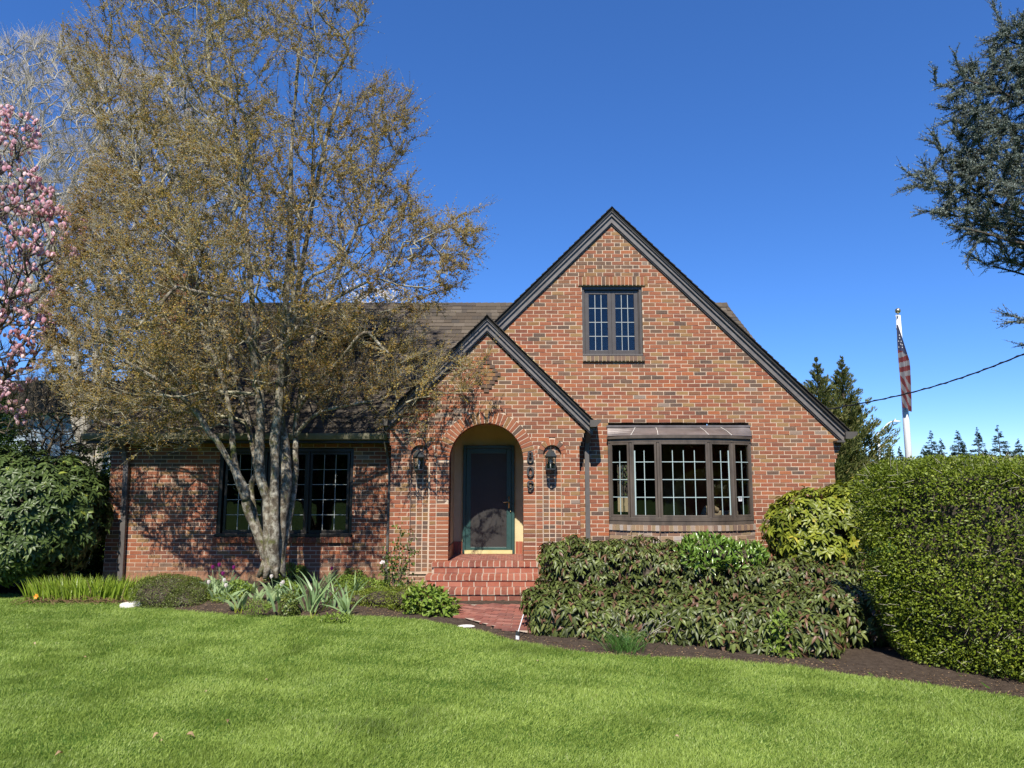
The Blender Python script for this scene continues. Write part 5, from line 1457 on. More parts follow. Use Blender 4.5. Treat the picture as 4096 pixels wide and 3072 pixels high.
def core(parent, lobes, k=.80, mkey='bark_dark', zmin=.03, taper=0.0):  # solid dark mass imitating the shade deep between the leaves
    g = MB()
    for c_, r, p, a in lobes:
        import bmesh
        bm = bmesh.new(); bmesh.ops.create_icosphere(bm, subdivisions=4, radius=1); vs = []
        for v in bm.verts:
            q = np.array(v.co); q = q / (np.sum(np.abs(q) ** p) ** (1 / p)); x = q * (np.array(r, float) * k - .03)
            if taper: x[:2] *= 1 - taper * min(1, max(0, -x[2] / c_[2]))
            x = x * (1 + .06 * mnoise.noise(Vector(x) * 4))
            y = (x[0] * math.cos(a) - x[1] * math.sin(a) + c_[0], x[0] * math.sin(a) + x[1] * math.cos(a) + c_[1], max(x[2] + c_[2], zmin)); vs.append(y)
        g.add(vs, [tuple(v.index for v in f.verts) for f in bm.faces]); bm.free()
    g.build('shade_core', M[mkey], parent, smooth=True)
def bush(name, label, cat, lobes, n_, tm, ln, wd, mkey, depth=.12, droop=.25, out=.5, corek=.8, group=None, nz=.05, nf=2.5, zmin=.02, rmean=.45, rsd=.22, taper=0.0, bend=.0, topb=1.0, red=None, gaps=0):
    c0 = lobes[0][0]; root = empty(name, (c0[0], c0[1], 0), label, cat, group)
    p, nn = lobes_points(lobes, n_, depth, nz, nf, zmin, taper, topb)
    if gaps:
        k_ = vnoise(p[:, 0] * 1.3 + p[:, 1], p[:, 2] * 2.2 - p[:, 0] * .3, gaps, 1.0) + .7 * vnoise(p[:, 0] - p[:, 1], p[:, 2] * 1.6, gaps * 2.3, 4.0); ok_ = k_ > rng.uniform(-.75, .02, len(p)); p, nn = p[ok_], nn[ok_]
    m_ = len(p)
    d = nn * out + rdir(m_) * .8 + np.array([0, 0, -droop]); nrm = nn + np.array([0, 0, .6]) + rdir(m_) * .35
    rn = np.clip(rng.normal(rmean, rsd, m_) + .15 * vnoise(p[:, 0] + p[:, 2], p[:, 1], 2.2, 3.0), 0, 1)
    if red is not None: rn = np.where(rng.random(m_) < red(p), rng.uniform(.9, 1, m_), np.minimum(rn, .86))
    leaves('leaves', tm, p, d, nrm, rng.uniform(*ln, m_), rng.uniform(*wd, m_), rn, M[mkey], root, bend=bend)
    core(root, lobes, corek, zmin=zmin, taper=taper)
    return root, p, nn
def whorls(name, label, cat, lobes, n_, ln, wd, mkey, depth=.15, corek=.78, group=None, zmin=.3, nz=.10, nf=2.0, buds=None, nleaf=8, up=.35, elev=(-.25, .55), bend=.2, redp=0, tilt=.35):
    c0 = lobes[0][0]; root = empty(name, (c0[0], c0[1], 0), label, cat, group)
    p, nn = lobes_points(lobes, n_, depth, nz, nf, zmin); m_ = len(p); ax = unit(nn + np.array([0, 0, up]) + rdir(m_) * tilt)
    u = unit(np.cross(ax, rdir(m_))); v = np.cross(ax, u); Pp, D_, N_, L_, W_, R_ = [], [], [], [], [], []
    r0 = np.clip(rng.normal(.45, .2, m_), 0, .9)
    for k in range(nleaf):
        a = 2 * np.pi * k / nleaf + rng.uniform(-.3, .3, m_); o_ = np.cos(a)[:, None] * u + np.sin(a)[:, None] * v; e = rng.uniform(*elev, (m_, 1))
        Pp.append(p + ax * rng.uniform(-.03, .01, (m_, 1))); D_.append(o_ + ax * e); N_.append(ax - o_ * e * .5); L_.append(rng.uniform(*ln, m_)); W_.append(rng.uniform(*wd, m_))
        R_.append(np.where(rng.random(m_) < redp, rng.uniform(.9, 1, m_), np.clip(r0 + rng.normal(0, .12, m_) + ((rng.random(m_) < .025) * .5 if not redp else 0), 0, 1 if not redp else .86)))
    c = np.concatenate
    leaves('leaves', LT6, c(Pp), c(D_), c(N_), c(L_), c(W_), c(R_), M[mkey], root, bend=bend)
    k = rng.choice(m_, m_ // 2); segs('branch', p[k] - ax[k] * .30, p[k], np.full(len(k), .007), np.full(len(k), .004), M['bark_brown'], root, 4)
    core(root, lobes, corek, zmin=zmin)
    return root

HL = [((5.86, 6.40, .95), (2.45, 1.0, 1.06), 9, R(-50))]
bush('clipped_hedge', 'tall clipped box hedge with small yellow-green leaves, filling the right edge', 'hedge', HL, 230000, LT2, (.022, .042), (.012, .021), 'hedge_leaf', depth=.20, droop=-.1, out=.6, corek=.88, nz=.06, nf=3.2, zmin=.03, taper=.10, rsd=.25, gaps=6)
# a few twigs and taller shoots sticking out of the hedge
hp, hn = lobes_points(HL, 1500, .02, .05, 2.2, .1, .10)
d = unit(hn + rdir(len(hn)) * .7); segs('hedge_shoot', hp - d * .08, hp + d * rng.uniform(.01, .07, (len(hp), 1)), np.full(len(hp), .0022), np.full(len(hp), .0012), M['bark_grey'], bpy.data.objects['clipped_hedge'], 3)

VF = [((.78, 8.92, .21), (.62, .50, .31), 3, 0), ((1.55, 8.66, .21), (.72, .50, .31), 3, 0), ((2.35, 8.34, .21), (.72, .48, .31), 3, R(-20)), ((3.02, 7.98, .21), (.60, .5, .30), 3, R(-25)), ((3.6, 8.5, .24), (.7, .6, .32), 3, 0)]
VB = [((1.10, 10.35, .52), (.73, .62, .46), 3, 0), ((2.0, 10.42, .52), (.75, .6, .46), 3, 0), ((2.95, 10.4, .47), (.75, .6, .42), 3, 0), ((3.85, 10.1, .38), (.8, .6, .42), 3, 0), ((4.8, 10.0, .34), (.7, .6, .40), 3, 0)]
redf = lambda p: .10 + .12 * np.clip(vnoise(p[:, 0], p[:, 1], 2.0, 8.0) * 2, 0, 1)
whorls('viburnum_shrub', 'low spreading shrub with large dark ribbed leaves along the lawn edge, right of the steps', 'shrub', VF, 5600, (.055, .105), (.028, .046), 'viburnum_leaf', depth=.18, corek=.70, zmin=.04, nz=.13, nf=3.0, nleaf=6, up=.55, elev=(-.5, .35), bend=.45, redp=.13, group='dark ribbed-leaf shrubs', tilt=.55)
whorls('viburnum_shrub', 'taller row of the dark ribbed-leaf shrub directly under the bay window', 'shrub', VB, 5200, (.05, .10), (.026, .044), 'viburnum_leaf', depth=.18, corek=.70, zmin=.04, nz=.12, nf=3.0, nleaf=6, up=.55, elev=(-.5, .35), bend=.45, redp=.13, group='dark ribbed-leaf shrubs', tilt=.55)
# stiff stems showing under the front shrub
g = MB()
for k in range(46):
    x0 = rd.uniform(1.0, 3.3); y0 = 8.55 - .25 * (x0 - 1) + rd.uniform(-.2, .1); a = rd.uniform(-.9, .9)
    g.tube([(x0, y0, .02), (x0 + .1 * a, y0 - .12, .10 + rd.uniform(0, .1)), (x0 + .28 * a, y0 - .28, .16 + rd.uniform(0, .22))], [.007, .005, .003], 5)
g.build('stems', M['bark_grey'], bpy.data.objects['viburnum_shrub'])
LB = [((2.72, 10.0, .80), (.42, .30, .24), 2.4, 0), ((3.15, 10.05, .74), (.35, .28, .20), 2.4, 0)]
bush('laurel_shrub', 'patch of glossy bright green upright leaves poking out of the shrubs under the bay window', 'shrub', LB, 1500, LT6, (.07, .11), (.025, .036), 'laurel_leaf', depth=.08, droop=-.9, out=.4, corek=.70, zmin=.4)
GB = [((4.55, 10.75, 1.08), (.74, .60, .58), 2.3, 0), ((5.10, 10.7, 1.34), (.55, .55, .48), 2.3, 0), ((4.35, 10.6, .75), (.52, .5, .36), 2.3, 0)]
whorls('rhododendron', 'sunlit yellow-green rhododendron between the bay window and the clipped hedge', 'shrub', GB, 1050, (.08, .125), (.036, .052), 'rhodo_gold', zmin=.42, corek=.62, group='rhododendrons')
RL = [((-8.25, 11.75, 1.22), (1.35, 1.0, 1.10), 2.5, 0), ((-9.5, 11.4, 1.25), (1.3, 1.2, 1.15), 2.5, 0), ((-7.38, 11.95, 1.25), (.62, .6, .80), 2.3, 0), ((-7.9, 11.45, .8), (.9, .7, .5), 2.3, 0)]
whorls('rhododendron', 'big dark green rhododendron shading the ground at the far left', 'shrub', RL, 4000, (.085, .14), (.036, .052), 'rhodo_leaf', zmin=.26, corek=.68, group='rhododendrons', nz=.14)
MT = [((-5.02, 10.72, .14), (.52, .42, .29), 2.3, 0), ((-4.68, 10.62, .10), (.36, .34, .24), 2.3, 0)]
bush('mat_shrub', 'low rounded mat-forming shrub with tiny dark leaves next to the white stone', 'shrub', MT, 15000, LT2, (.014, .024), (.008, .013), 'mat_leaf', depth=.05, droop=0, out=.8, corek=.9, nz=.03, nf=6, zmin=.02)
YB = [((-1.85, 10.45, .13), (.34, .22, .17), 2.3, 0), ((-1.45, 10.30, .15), (.34, .24, .19), 2.3, 0), ((-2.2, 10.55, .10), (.25, .2, .12), 2.3, 0)]
bush('low_shrub', 'low yellow-green small-leaved shrub in front of the rose', 'shrub', YB, 7000, LT2, (.015, .026), (.009, .014), 'yellow_leaf', depth=.05, droop=0, out=.8, corek=.8, nz=.03, nf=6, zmin=.02)
HB_ = [((-1.16, 10.02, .16), (.30, .26, .21), 2.3, 0), ((-.92, 9.85, .10), (.22, .2, .14), 2.3, 0)]
bush('leafy_plant', 'fresh green broad-leaved plant beside the start of the brick path', 'plant', HB_, 700, LT6, (.06, .11), (.03, .05), 'herb_leaf', depth=.10, droop=-.1, out=.5, corek=.4, nz=.06, nf=5, zmin=.02)
def GBd(sx, sy):
    z = .05
    for _ in range(12):
        p = G(sx, sy, z); z = .5 * z + .5 * float(bed_h(p.x, p.y))
    return G(sx, sy, z)
def mound(sx, sy, r_, h, n_, label, mkey='herb_leaf', ln=(.025, .05), wd=(.014, .028), name='leafy_mound', z=.08):
    c_ = GBd(sx, sy) if z > 0 else G(sx, sy, .02)
    return bush(name, label, 'plant', [((c_.x, c_.y, c_.z + h * .35), (r_, r_ * .8, h * .65), 2.2, 0)], n_, LT2, ln, wd, mkey, depth=.07, droop=-.2, out=.6, corek=.45, nz=.05, nf=5, zmin=.03, rmean=.55)
mound(1165, 2330, .30, .30, 2600, 'ferny green mound right of the tree base')
mound(1250, 2310, .26, .26, 1800, 'ferny green mound behind the iris clump')
mound(1090, 2330, .18, .20, 1000, 'small dark leafy mound against the foot of the tree', 'mat_leaf')
mound(1480, 2370, .34, .20, 2000, 'loose low greenery between the irises and the rose')
mound(1400, 2350, .26, .18, 1300, 'low greenery behind the right-hand irises')
mound(1035, 2440, .20, .13, 900, 'low feathery green clump left of the small iris', ln=(.02, .04), wd=(.005, .01))
mound(905, 2400, .24, .10, 900, 'low grassy green clump left of the twin yellow shoots', 'lily_leaf', ln=(.03, .07), wd=(.004, .008))
mound(1160, 2440, .14, .22, 700, 'upright small-leaved plant between two irises', 'mat_leaf')
mound(1505, 2260, .13, .26, 500, 'light green plant against the wall left of the rose')
mound(1290, 2260, .12, .30, 450, 'tall pale green leafy stalk behind the irises', 'tulip_leaf', (.05, .09), (.02, .035))
for sx, sy, r_, h, n_, lb, mk in ((960, 2370, .22, .16, 1400, 'leafy green filler among the tulips, below the blades', 'herb_leaf'), (1160, 2385, .22, .20, 1500, 'leafy green filler left of the tallest iris', 'herb_leaf'), (1420, 2330, .24, .24, 1600, 'leafy green filler against the wall right of the irises', 'herb_leaf'), (1540, 2400, .22, .16, 1200, 'leafy green filler at the foot of the rose', 'herb_leaf'), (860, 2395, .16, .10, 800, 'small filler plant beside the mat-forming shrub', 'mat_leaf'), (1200, 2290, .28, .22, 1700, 'tall green filler behind the tallest iris', 'herb_leaf')):
    mound(sx, sy, r_, h, n_, lb, mk)
mound(1345, 2480, .22, .05, 350, 'flat rosette of small leaves at the lawn edge below the irises')
mound(3138, 2620, .12, .42, 260, 'bright green weed standing in front of the shrubs at the lawn edge, near the hedge', 'herb_leaf', (.05, .1), (.02, .035), z=.0)

def clump(name, label, cat, c_, n_, L, W, spread, lean, mkey, bend=.3, rsd=.2, rm=.5, group=None, tm=BLADE, elong=1.0, seg=6, unif=False):
    """strap leaves: curved ribbons"""
    c_ = np.array(c_, float); ox = (rng.uniform(-2, 2, (n_, 2)) if unif else rng.normal(0, 1, (n_, 2))) * spread * np.array([elong, 1]); b = np.column_stack([c_[0] + ox[:, 0], c_[1] + ox[:, 1], np.full(n_, c_[2])])
    az = rng.uniform(0, 2 * np.pi, n_); le = np.abs(rng.normal(0, lean, n_)); d = unit(np.stack([np.cos(az) * le + ox[:, 0] / spread / elong * lean * .5, np.sin(az) * le, np.ones(n_)], -1))
    side = unit(np.cross(d, np.stack([np.sin(az + 1), np.cos(az + 1), np.zeros(n_)], -1) + 1e-3)); Ls = rng.uniform(*L, n_); Ws = rng.uniform(*W, n_)
    hz = unit(np.stack([d[:, 0], d[:, 1], np.zeros(n_)], -1)); V = []
    for k in range(seg + 1):
        t = k / seg; wv = Ws * (1 - t ** 2.2) * (0.75 + .5 * min(t * 2, 1) * (1 - t)) + .0004
        ctr = b + d * (Ls * t)[:, None] + hz * (bend * Ls * t * t)[:, None] - np.array([0, 0, 1]) * (bend * .8 * Ls * t ** 3)[:, None]
        V += [ctr - side * wv[:, None] / 2, ctr + side * wv[:, None] / 2]
    V = np.stack(V, 1); F0 = np.array([[2 * k, 2 * k + 1, 2 * k + 3, 2 * k + 2] for k in range(seg)]); nv_ = 2 * (seg + 1)
    Fc = (F0[None] + (np.arange(n_) * nv_)[:, None, None]).reshape(-1, 4); rn = np.repeat(np.clip(rng.normal(rm, rsd, n_), 0, 1), seg)
    return V.reshape(-1, 3), Fc, rn
def clump_thing(name, label, cat, c_, n_, L, W, spread, lean, mkey, group=None, **kw):
    V, Fc, rn = clump(name, label, cat, c_, n_, L, W, spread, lean, mkey, **kw)
    root = empty(name, tuple(c_), label, cat, group)
    npmesh('leaves', V, Fc, rn, M[mkey], root); return root
z0 = .07
c_ = G(400, 2385, .05)
dl = clump_thing('daylily_clump', 'long bright green clump of strap-leaved daylilies left of the white stone', 'plant', (-6.3, 10.98, .06), 1300, (.18, .40), (.012, .024), .13, .22, 'lily_leaf', elong=3.2, bend=.14, unif=True)
g = MB()
for k in range(60):
    x0 = rd.uniform(-7.2, -5.6); y0 = 10.75 + rd.uniform(-.15, .15); a = rd.uniform(-.2, .2)
    g.tube([(x0, y0, .05), (x0 + a, y0 - .05, .06 + rd.uniform(0, .08)), (x0 + 2 * a, y0 - .12, .04)], .003, 4)
g.build('dead_stalks', M['dry_leaf'], dl)
IG = 'iris fans in the flower bed'
for sx, sy, n_, L, sp, lb in ((1240, 2440, 22, (.35, .74), .055, 'tallest blue-green iris fan in the middle of the bed'), (1180, 2420, 12, (.25, .5), .05, 'iris fan leaning left beside the tallest one'), (1335, 2430, 14, (.3, .55), .05, 'iris fan just right of the tallest one'),
                              (1385, 2452, 16, (.3, .52), .045, 'rightmost iris fan at the bed edge'), (1400, 2400, 14, (.35, .6), .06, 'iris fan behind the rightmost one'), (1108, 2440, 7, (.25, .42), .03, 'small pale iris fan standing alone on the left'), (1290, 2400, 10, (.4, .65), .05, 'upright iris fan behind the tallest one')):
    p = GBd(sx, sy); clump_thing('iris_plant', lb, 'plant', (p.x, p.y, p.z - .02), n_, L, (.026, .042), sp, .42, 'iris_leaf', IG, bend=.22, rm=.45)
for sx, sy, n_, L, W_, sp, mk, lb in ((965, 2300, 170, (.30, .62), (.005, .010), .07, 'blue_blade', 'tuft of narrow blue-green blades left of the tree trunk'), (1200, 2275, 60, (.25, .5), (.005, .010), .07, 'blue_blade', 'sparse tuft of dark blades right of the tree trunk'),
                                 (1070, 2330, 60, (.15, .3), (.004, .008), .04, 'blue_blade', 'small grassy tuft in front of the tree base'), (2500, 2600, 240, (.14, .34), (.004, .007), .09, 'grass_dark', 'tuft of long uncut grass inside the shrub right of the path'),
                                 (1620, 2330, 30, (.15, .4), (.02, .05), .04, 'rhodo_leaf', 'dark broad-bladed plant against the left end of the steps')):
    p = G(sx, sy, .02) if sx == 2500 else GBd(sx, sy); zz = p.z - .01; clump_thing('grass_tuft', lb, 'grass tuft', (p.x, p.y, zz), n_, L, W_, sp, .35, mk, None, bend=.3)
for i_, (sx, sy, lb) in enumerate(((940, 2450, 'left one of two short yellow-green shoots at the bed edge'), (962, 2452, 'right one of two short yellow-green shoots at the bed edge'), (1250, 2470, 'yellow drooping shoot at the foot of the tallest iris'))):
    p = G(sx, sy, .04); clump_thing('young_shoot', lb, 'plant', (p.x, p.y, .03), 4, (.10, .17), (.012, .02), .012, .3, 'yellow_leaf', 'short yellow-green shoots', bend=.15, rm=.95, rsd=.05)
# tulips
TG = 'tulips around the foot of the tree'
def tulip(sx, sy, h, mk, label, nleaf=9, open_=.25):
    p = GBd(sx, sy + 30); z = p.z; root = empty('tulip', (p.x, p.y, z), label, 'tulip', TG)
    V, Fc, rn = clump('', '', '', (p.x, p.y, z - .02), nleaf, (.18, .32), (.045, .075), .035, .45, '', bend=.25); npmesh('leaves', V, Fc, rn, M['tulip_leaf'], root)
    if mk is None: return
    g = MB(); tx = rd.uniform(-.04, .04); g.tube([(p.x, p.y, z), (p.x + tx * .4, p.y, z + h * .6), (p.x + tx, p.y, z + h)], .004, 6); g.build('stem', M['tulip_leaf'], root, smooth=True)
    n_ = 6; c_ = np.tile([[p.x + tx, p.y, z + h]], (n_, 1)); a = np.arange(n_) * np.pi / 3; o_ = np.stack([np.cos(a), np.sin(a), np.zeros(n_)], -1)
    cup = (np.array([[0, 0, 0], [.5, .4, .12], [.42, .8, .12], [0, 1, .10], [-.42, .8, .12], [-.5, .4, .12], [0, .45, -.02]], float), np.array([[0, 1, 6], [1, 2, 6], [2, 3, 6], [3, 4, 6], [4, 5, 6], [5, 0, 6]]))
    leaves('flower', cup, c_ + o_ * .010, o_ * open_ + [0, 0, 1.], -o_, .062, .045, np.linspace(.1, .9, n_), M[mk], root)
for a in ((852, 2330, .30, 'petal_purple', 'tall purple tulip, leftmost of the purple ones'), (876, 2322, .31, 'petal_purple', 'purple tulip standing just right of the leftmost purple one'), (882, 2345, .26, 'petal_purple', 'dark purple tulip low among pale leaves'), (920, 2325, .28, 'petal_purple', 'small purple tulip in front of the blue-green blades'),
          (838, 2358, .18, 'petal_white', 'leftmost pale pink tulip, opening at the bed corner'), (893, 2362, .22, 'petal_white', 'pale lilac tulip below the purple ones'), (910, 2378, .20, 'petal_white', 'white tulip bud with the broadest grey-green leaves'), (1093, 2345, .22, 'petal_white', 'white tulip in front of the trunk'),
          (1113, 2372, .20, 'petal_white', 'left one of two white tulips right of the trunk'), (1128, 2368, .21, 'petal_white', 'right one of two white tulips right of the trunk'), (1320, 2300, .20, 'petal_purple', 'single purple tulip by the wall behind the irises'), (990, 2290, .16, 'petal_white', 'white tulip half hidden behind the blue-green blades'),
          (820, 2345, .24, None, 'tulip plant without a flower at the left end of the tulip patch'), (960, 2400, .2, None, 'tulip plant without a flower below the trunk'), (1030, 2370, .2, None, 'tulip plant without a flower, broad pale leaves by the tree base'), (865, 2372, .2, None, 'tulip leaves in front of the pale pink tulip'), (1075, 2385, .2, None, 'tulip leaves left of the two white tulips'), (930, 2350, .2, None, 'tulip leaves between the purple tulips and the blades'), (1010, 2345, .2, None, 'tulip leaves close against the trunk')):
    tulip(*a)
# rose
def rose():
    p = G(1575, 2395, .05); root = empty('rose_bush', (p.x, p.y, .05), 'leggy climbing rose with young reddish leaves left of the steps', 'rose')
    A_, Pp, Dd = [], [], []
    g = MB()
    for sx, sy in ((1600, 2110), (1640, 2130), (1560, 2170), (1545, 2200), (1650, 2210), (1590, 2180), (1530, 2290), (1660, 2290), (1625, 2250), (1570, 2240)):
        e = np.array(P(sx, sy, p.y + rd.uniform(-.1, .15))); b = np.array(p) + rng.normal(0, .04, 3) * [1, 1, 0]; m_ = (b + e) / 2 + rng.normal(0, .05, 3)
        t = np.linspace(0, 1, 9)[:, None]; q = (1 - t) ** 2 * b + 2 * (1 - t) * t * m_ + t * t * e
        g.tube([tuple(v) for v in q], list(np.linspace(.008, .003, 9)), 5); Pp.append(q[3:])
    g.build('stems', M['bark_brown'], root)
    q = np.concatenate(Pp); n_ = 520; k = rng.integers(0, len(q), n_); pp_ = q[k] + rng.normal(0, .045, (n_, 3))
    rn = np.clip(rng.normal(.4, .2, n_) + (pp_[:, 2] - .8) * .35, 0, 1)
    leaves('leaves', LT6, pp_, rdir(n_) + [0, 0, -.25], rdir(n_) + [0, -.3, .6], rng.uniform(.035, .065, n_), rng.uniform(.022, .04, n_), rn, M['rose_leaf'], root, bend=.2)
    e = P(1530, 2252, p.y - .12); c3 = np.tile([[e.x, e.y, e.z]], (7, 1)); a = np.arange(7) * .9; o_ = np.stack([np.cos(a), np.sin(a) * .6 - .5, np.sin(a * 1.3) * .4 + .4], -1)
    leaves('flower', LT6, c3, o_, np.tile([[0, -1, .3]], (7, 1)), .045, .035, rng.random(7), M['petal_white'], root)
rose()
# dry dead flower stalk by the left wall
p = G(590, 2330, .05)
g = MB()
for k in range(6):
    a = rd.uniform(-.15, .15); g.tube([(p.x, p.y, .05), (p.x + a * .4, p.y, .3), (p.x + a, p.y + .03, .45 + rd.uniform(0, .2))], [.003, .002, .0012], 5)
    for j in range(4): g.ico((p.x + a * rd.uniform(.5, 1), p.y + .02, .35 + rd.uniform(0, .25)), .010, 1, .3)
o = g.build('dry_stalks', M['dry_leaf']); tag(o, 'thin dry flower stalks in front of the left brick wall', 'plant')
p = G(145, 2405, .05)
ro = empty('fallen_trumpet_flower', (p.x, p.y, .05), 'small orange trumpet flower lying at the left bed edge', 'flower')
a = np.arange(6) * np.pi / 3; o_ = np.stack([np.cos(a), np.sin(a) * .5 - .4, np.sin(a)], -1)
leaves('petals', LT6, np.tile([[p.x, p.y, .12]], (6, 1)), o_, np.tile([[0, -1, 0]], (6, 1)), .045, .03, rng.random(6), M['petal_orange'], ro)
g = MB(); g.tube([(p.x, p.y, .12), (p.x + .08, p.y + .02, .07), (p.x + .22, p.y + .02, .05)], [.012, .006, .004], 6); g.build('stem', M['dry_leaf'], ro)
# white stone, edging stones
p = G(528, 2424, .02)
g = MB(); n_ = 22; vs = []
for z, k in ((.0, 1.0), (.045, 1.0), (.06, .93)):
    for i in range(n_):
        a = 2 * math.pi * i / n_; rr = 1 + .05 * math.sin(a * 3 + 1) + .02 * math.sin(a * 7)
        vs.append((p.x + .175 * k * rr * math.cos(a), p.y + .12 * k * rr * math.sin(a), .015 + z + .018 * math.cos(a)))
g.add(vs, [(j * n_ + i, j * n_ + (i + 1) % n_, (j + 1) * n_ + (i + 1) % n_, (j + 1) * n_ + i) for j in range(2) for i in range(n_)] + [tuple(2 * n_ + i for i in range(n_))])
o = g.build('stepping_stone', M['pale_stone'], smooth=False); tag(o, 'oval white stone slab lying at the edge of the lawn', 'stone')
for sx, sy, r_, lb in ((1865, 2504, .09, 'flat pale edging stone set in the grass where the path ends'), (385, 2412, .025, 'pebble in the mulch left of the white stone'), (402, 2420, .02, 'smaller pebble in the mulch left of the white stone')):
    p = G(sx, sy, .015); g = MB(); g.ico((p.x, p.y, .01), r_, 2, .08, sq=(1.2, .5, .25)); o = g.build('stone', M['pale_stone']); tag(o, lb, 'stone')
# mulch litter
n_ = 5200; x = rng.uniform(-8.5, 5.2, n_); e = lawn_y(x); y = e + np.abs(rng.normal(0, .35, n_)) + .0
ok = ~((x > -1.45) & (x < .5) & (y > 9)); x, y = x[ok], y[ok]; n_ = len(x); h = bed_h(x, y) * np.clip((y - e[ok]) / .2, 0, 1) * (x < -1.5) + .012
o = leaves('mulch_litter', LT2, np.stack([x, y, h], -1), rdir(n_) * [1, 1, .15], np.array([0, 0, 1.]) + rdir(n_) * .4, rng.uniform(.010, .035, n_), rng.uniform(.005, .014, n_), rng.random(n_) * .7, M['dry_leaf'])
tag(o, 'scattered bark chips and dead leaf bits on the beds', 'mulch', kind='stuff')
# fallen leaves on the lawn
FL = [((745, 2940), .06, 'curled tan leaf on the near lawn, bottom left of centre'), ((636, 2935), .05, 'pale tan leaf lying left of the round brown one'), ((648, 2965), .035, 'small beige leaf just below the pale tan one'), ((250, 3015), .055, 'orange-brown leaf near the bottom left corner'), ((136, 2572), .04, 'pinkish brown leaf on the far left of the lawn'), ((1060, 2720), .035, 'small orange leaf in the middle of the left lawn'),
      ((913, 2880), .04, 'dark brown leaf in the middle of the near lawn'), ((826, 2768), .04, 'pale leaf in the middle of the left lawn'), ((2147, 2645), .035, 'red-brown leaf on the lawn below the path end'), ((2725, 2632), .035, 'tan leaf at the lawn edge below the shrubs'), ((2386, 2782), .03, 'tiny brown leaf on the right lawn'), ((345, 2630), .035, 'cream leaf on the upper left lawn'), ((2700, 2945), .035, 'tan leaf low on the right side of the lawn')]
for (sx, sy), s_, lb in FL:
    p = G(sx, sy, .045); n1 = np.array([[p.x, p.y, .048]]); o = leaves('fallen_leaf', (LT6[0] * [1, 1, 3.2], LT6[1]), n1, rdir(1) * [1, 1, .1], np.array([[0, -.3, 1.]]), s_ * .95, s_ * .6, np.array([rd.random()]), M['dry_leaf'])
    tag(o, lb, 'leaf', 'fallen leaves on the lawn')
# small garden light on a stake by the path
p = G(2070, 2556, .01)
t = empty('garden_light', (p.x, p.y, 0), 'little white and black light on a tilted stake where the path meets the shrub', 'garden light')
g = MB(); g.tube([(p.x, p.y, .0), (p.x, p.y, .055)], .022, 12); g.build('base', M['white_paint'], t, smooth=False)
g = MB(); g.tube([(p.x, p.y, .055), (p.x + .008, p.y, .095)], [.026, .022], 12); g.build('cap', M['black_metal'], t)
g = MB(); g.tube([(p.x + .008, p.y, .09), (p.x + .07, p.y + .06, .27)], .006, 8); g.build('stake', M['white_paint'], t)

# ------------------------------------------------------------------ flagpole, street lamp, cable
fx = P(3618, 1600, 16).x
fp = empty('flagpole', (fx, 16, 0), 'white tapered flagpole with a gold ball behind the clipped hedge', 'flagpole')
zt = P(3597, 1262, 16).z
g = MB(); g.tube([(fx + .0, 16, 0), (fx, 16, zt * .5), (fx, 16, zt)], [.088, .070, .048], 20); g.build('pole', M['white_paint'], fp, smooth=True)
g = MB(); g.ico((fx, 16, zt + .11), .062, 3); g.tube([(fx, 16, zt), (fx, 16, zt + .06)], .012, 8); g.build('ball_finial', M['brass'], fp, smooth=True)
g = MB(); g.tube([(fx - .03, 15.95, zt - .03), (fx - .09, 15.92, zt - .02)], .02, 8); g.tube([(fx - .085, 15.93, zt - .05), (fx - .10, 15.93, zt - .35)], .006, 5); g.build('halyard', M['white_paint'], fp)
simple('flag_red', (.09, .012, .016), (.12, .018, .022), .8, 4); simple('flag_white', (.13, .13, .15), (.17, .17, .19), .8, 4); simple('flag_blue', (.018, .022, .055), (.028, .034, .080), .8, 4)
# limp flag: a ribbon of folds, about 1.85 m long
ny, nx_ = 110, 26; V = []; mi = []
zf = P(3580, 1300, 15.9).z; Lf = 1.88
for j in range(ny + 1):
    t = j / ny; wtop = .03 + .20 * min(1, t / .42) ** .9; wbot = .23 - .06 * max(0, (t - .5) / .5) 
    wd_ = min(wtop, wbot) if t > .42 else wtop
    for i in range(nx_ + 1):
        s_ = i / nx_; fold = math.sin(s_ * 3 * math.pi + .6) * .045 * min(1, t * 2)
        V.append((fx - .125 + s_ * wd_ - .01 * math.sin(t * 5) - .02 * t, 15.87 + fold - .04 * t, zf - Lf * t - (.12 * s_ * (t > .0)) * t + .16 * s_ * max(0, 1 - abs(t - .6) * 2) * .0))
V = np.array(V); Fc = []; 
for j in range(ny):
    for i in range(nx_):
        a = j * (nx_ + 1) + i; Fc.append((a, a + 1, a + nx_ + 2, a + nx_ + 1)); t = (j + .5) / ny; s_ = (i + .5) / nx_
        if t - s_ * .05 < .30: mi.append(2)
        elif t < .62 + s_ * .02:
            q = (t + .055 * s_ ** 1.3) / .058; mi.append(0 if int(q) % 2 else 1)
        else:
            q = (t * .62 - s_ * .22 + .02 * math.sin(s_ * 6)) / .052; mi.append(0 if int(q + 40) % 2 else 1)
fl = empty('flag', (fx - .12, 15.9, zf), 'limp striped flag with white stars on dark blue hanging from the flagpole', 'flag')
npmesh('cloth', V, np.array(Fc), np.zeros(len(Fc)), [M['flag_red'], M['flag_white'], M['flag_blue']], fl, smooth=True, mi=np.array(mi))
g = MB()
for j, i in ((22, 6), (22, 15), (26, 10), (26, 19), (30, 5), (30, 14), (18, 10), (14, 12)):
    c_ = V[j * (nx_ + 1) + i] + np.array([0, -.006, 0]); vs = []
    for k in range(10):
        a = math.pi / 2 + k * math.pi / 5; rr = .018 if k % 2 == 0 else .007; vs.append((c_[0] + rr * math.cos(a), c_[1], c_[2] + rr * math.sin(a)))
    g.add(vs, [tuple(range(10))])
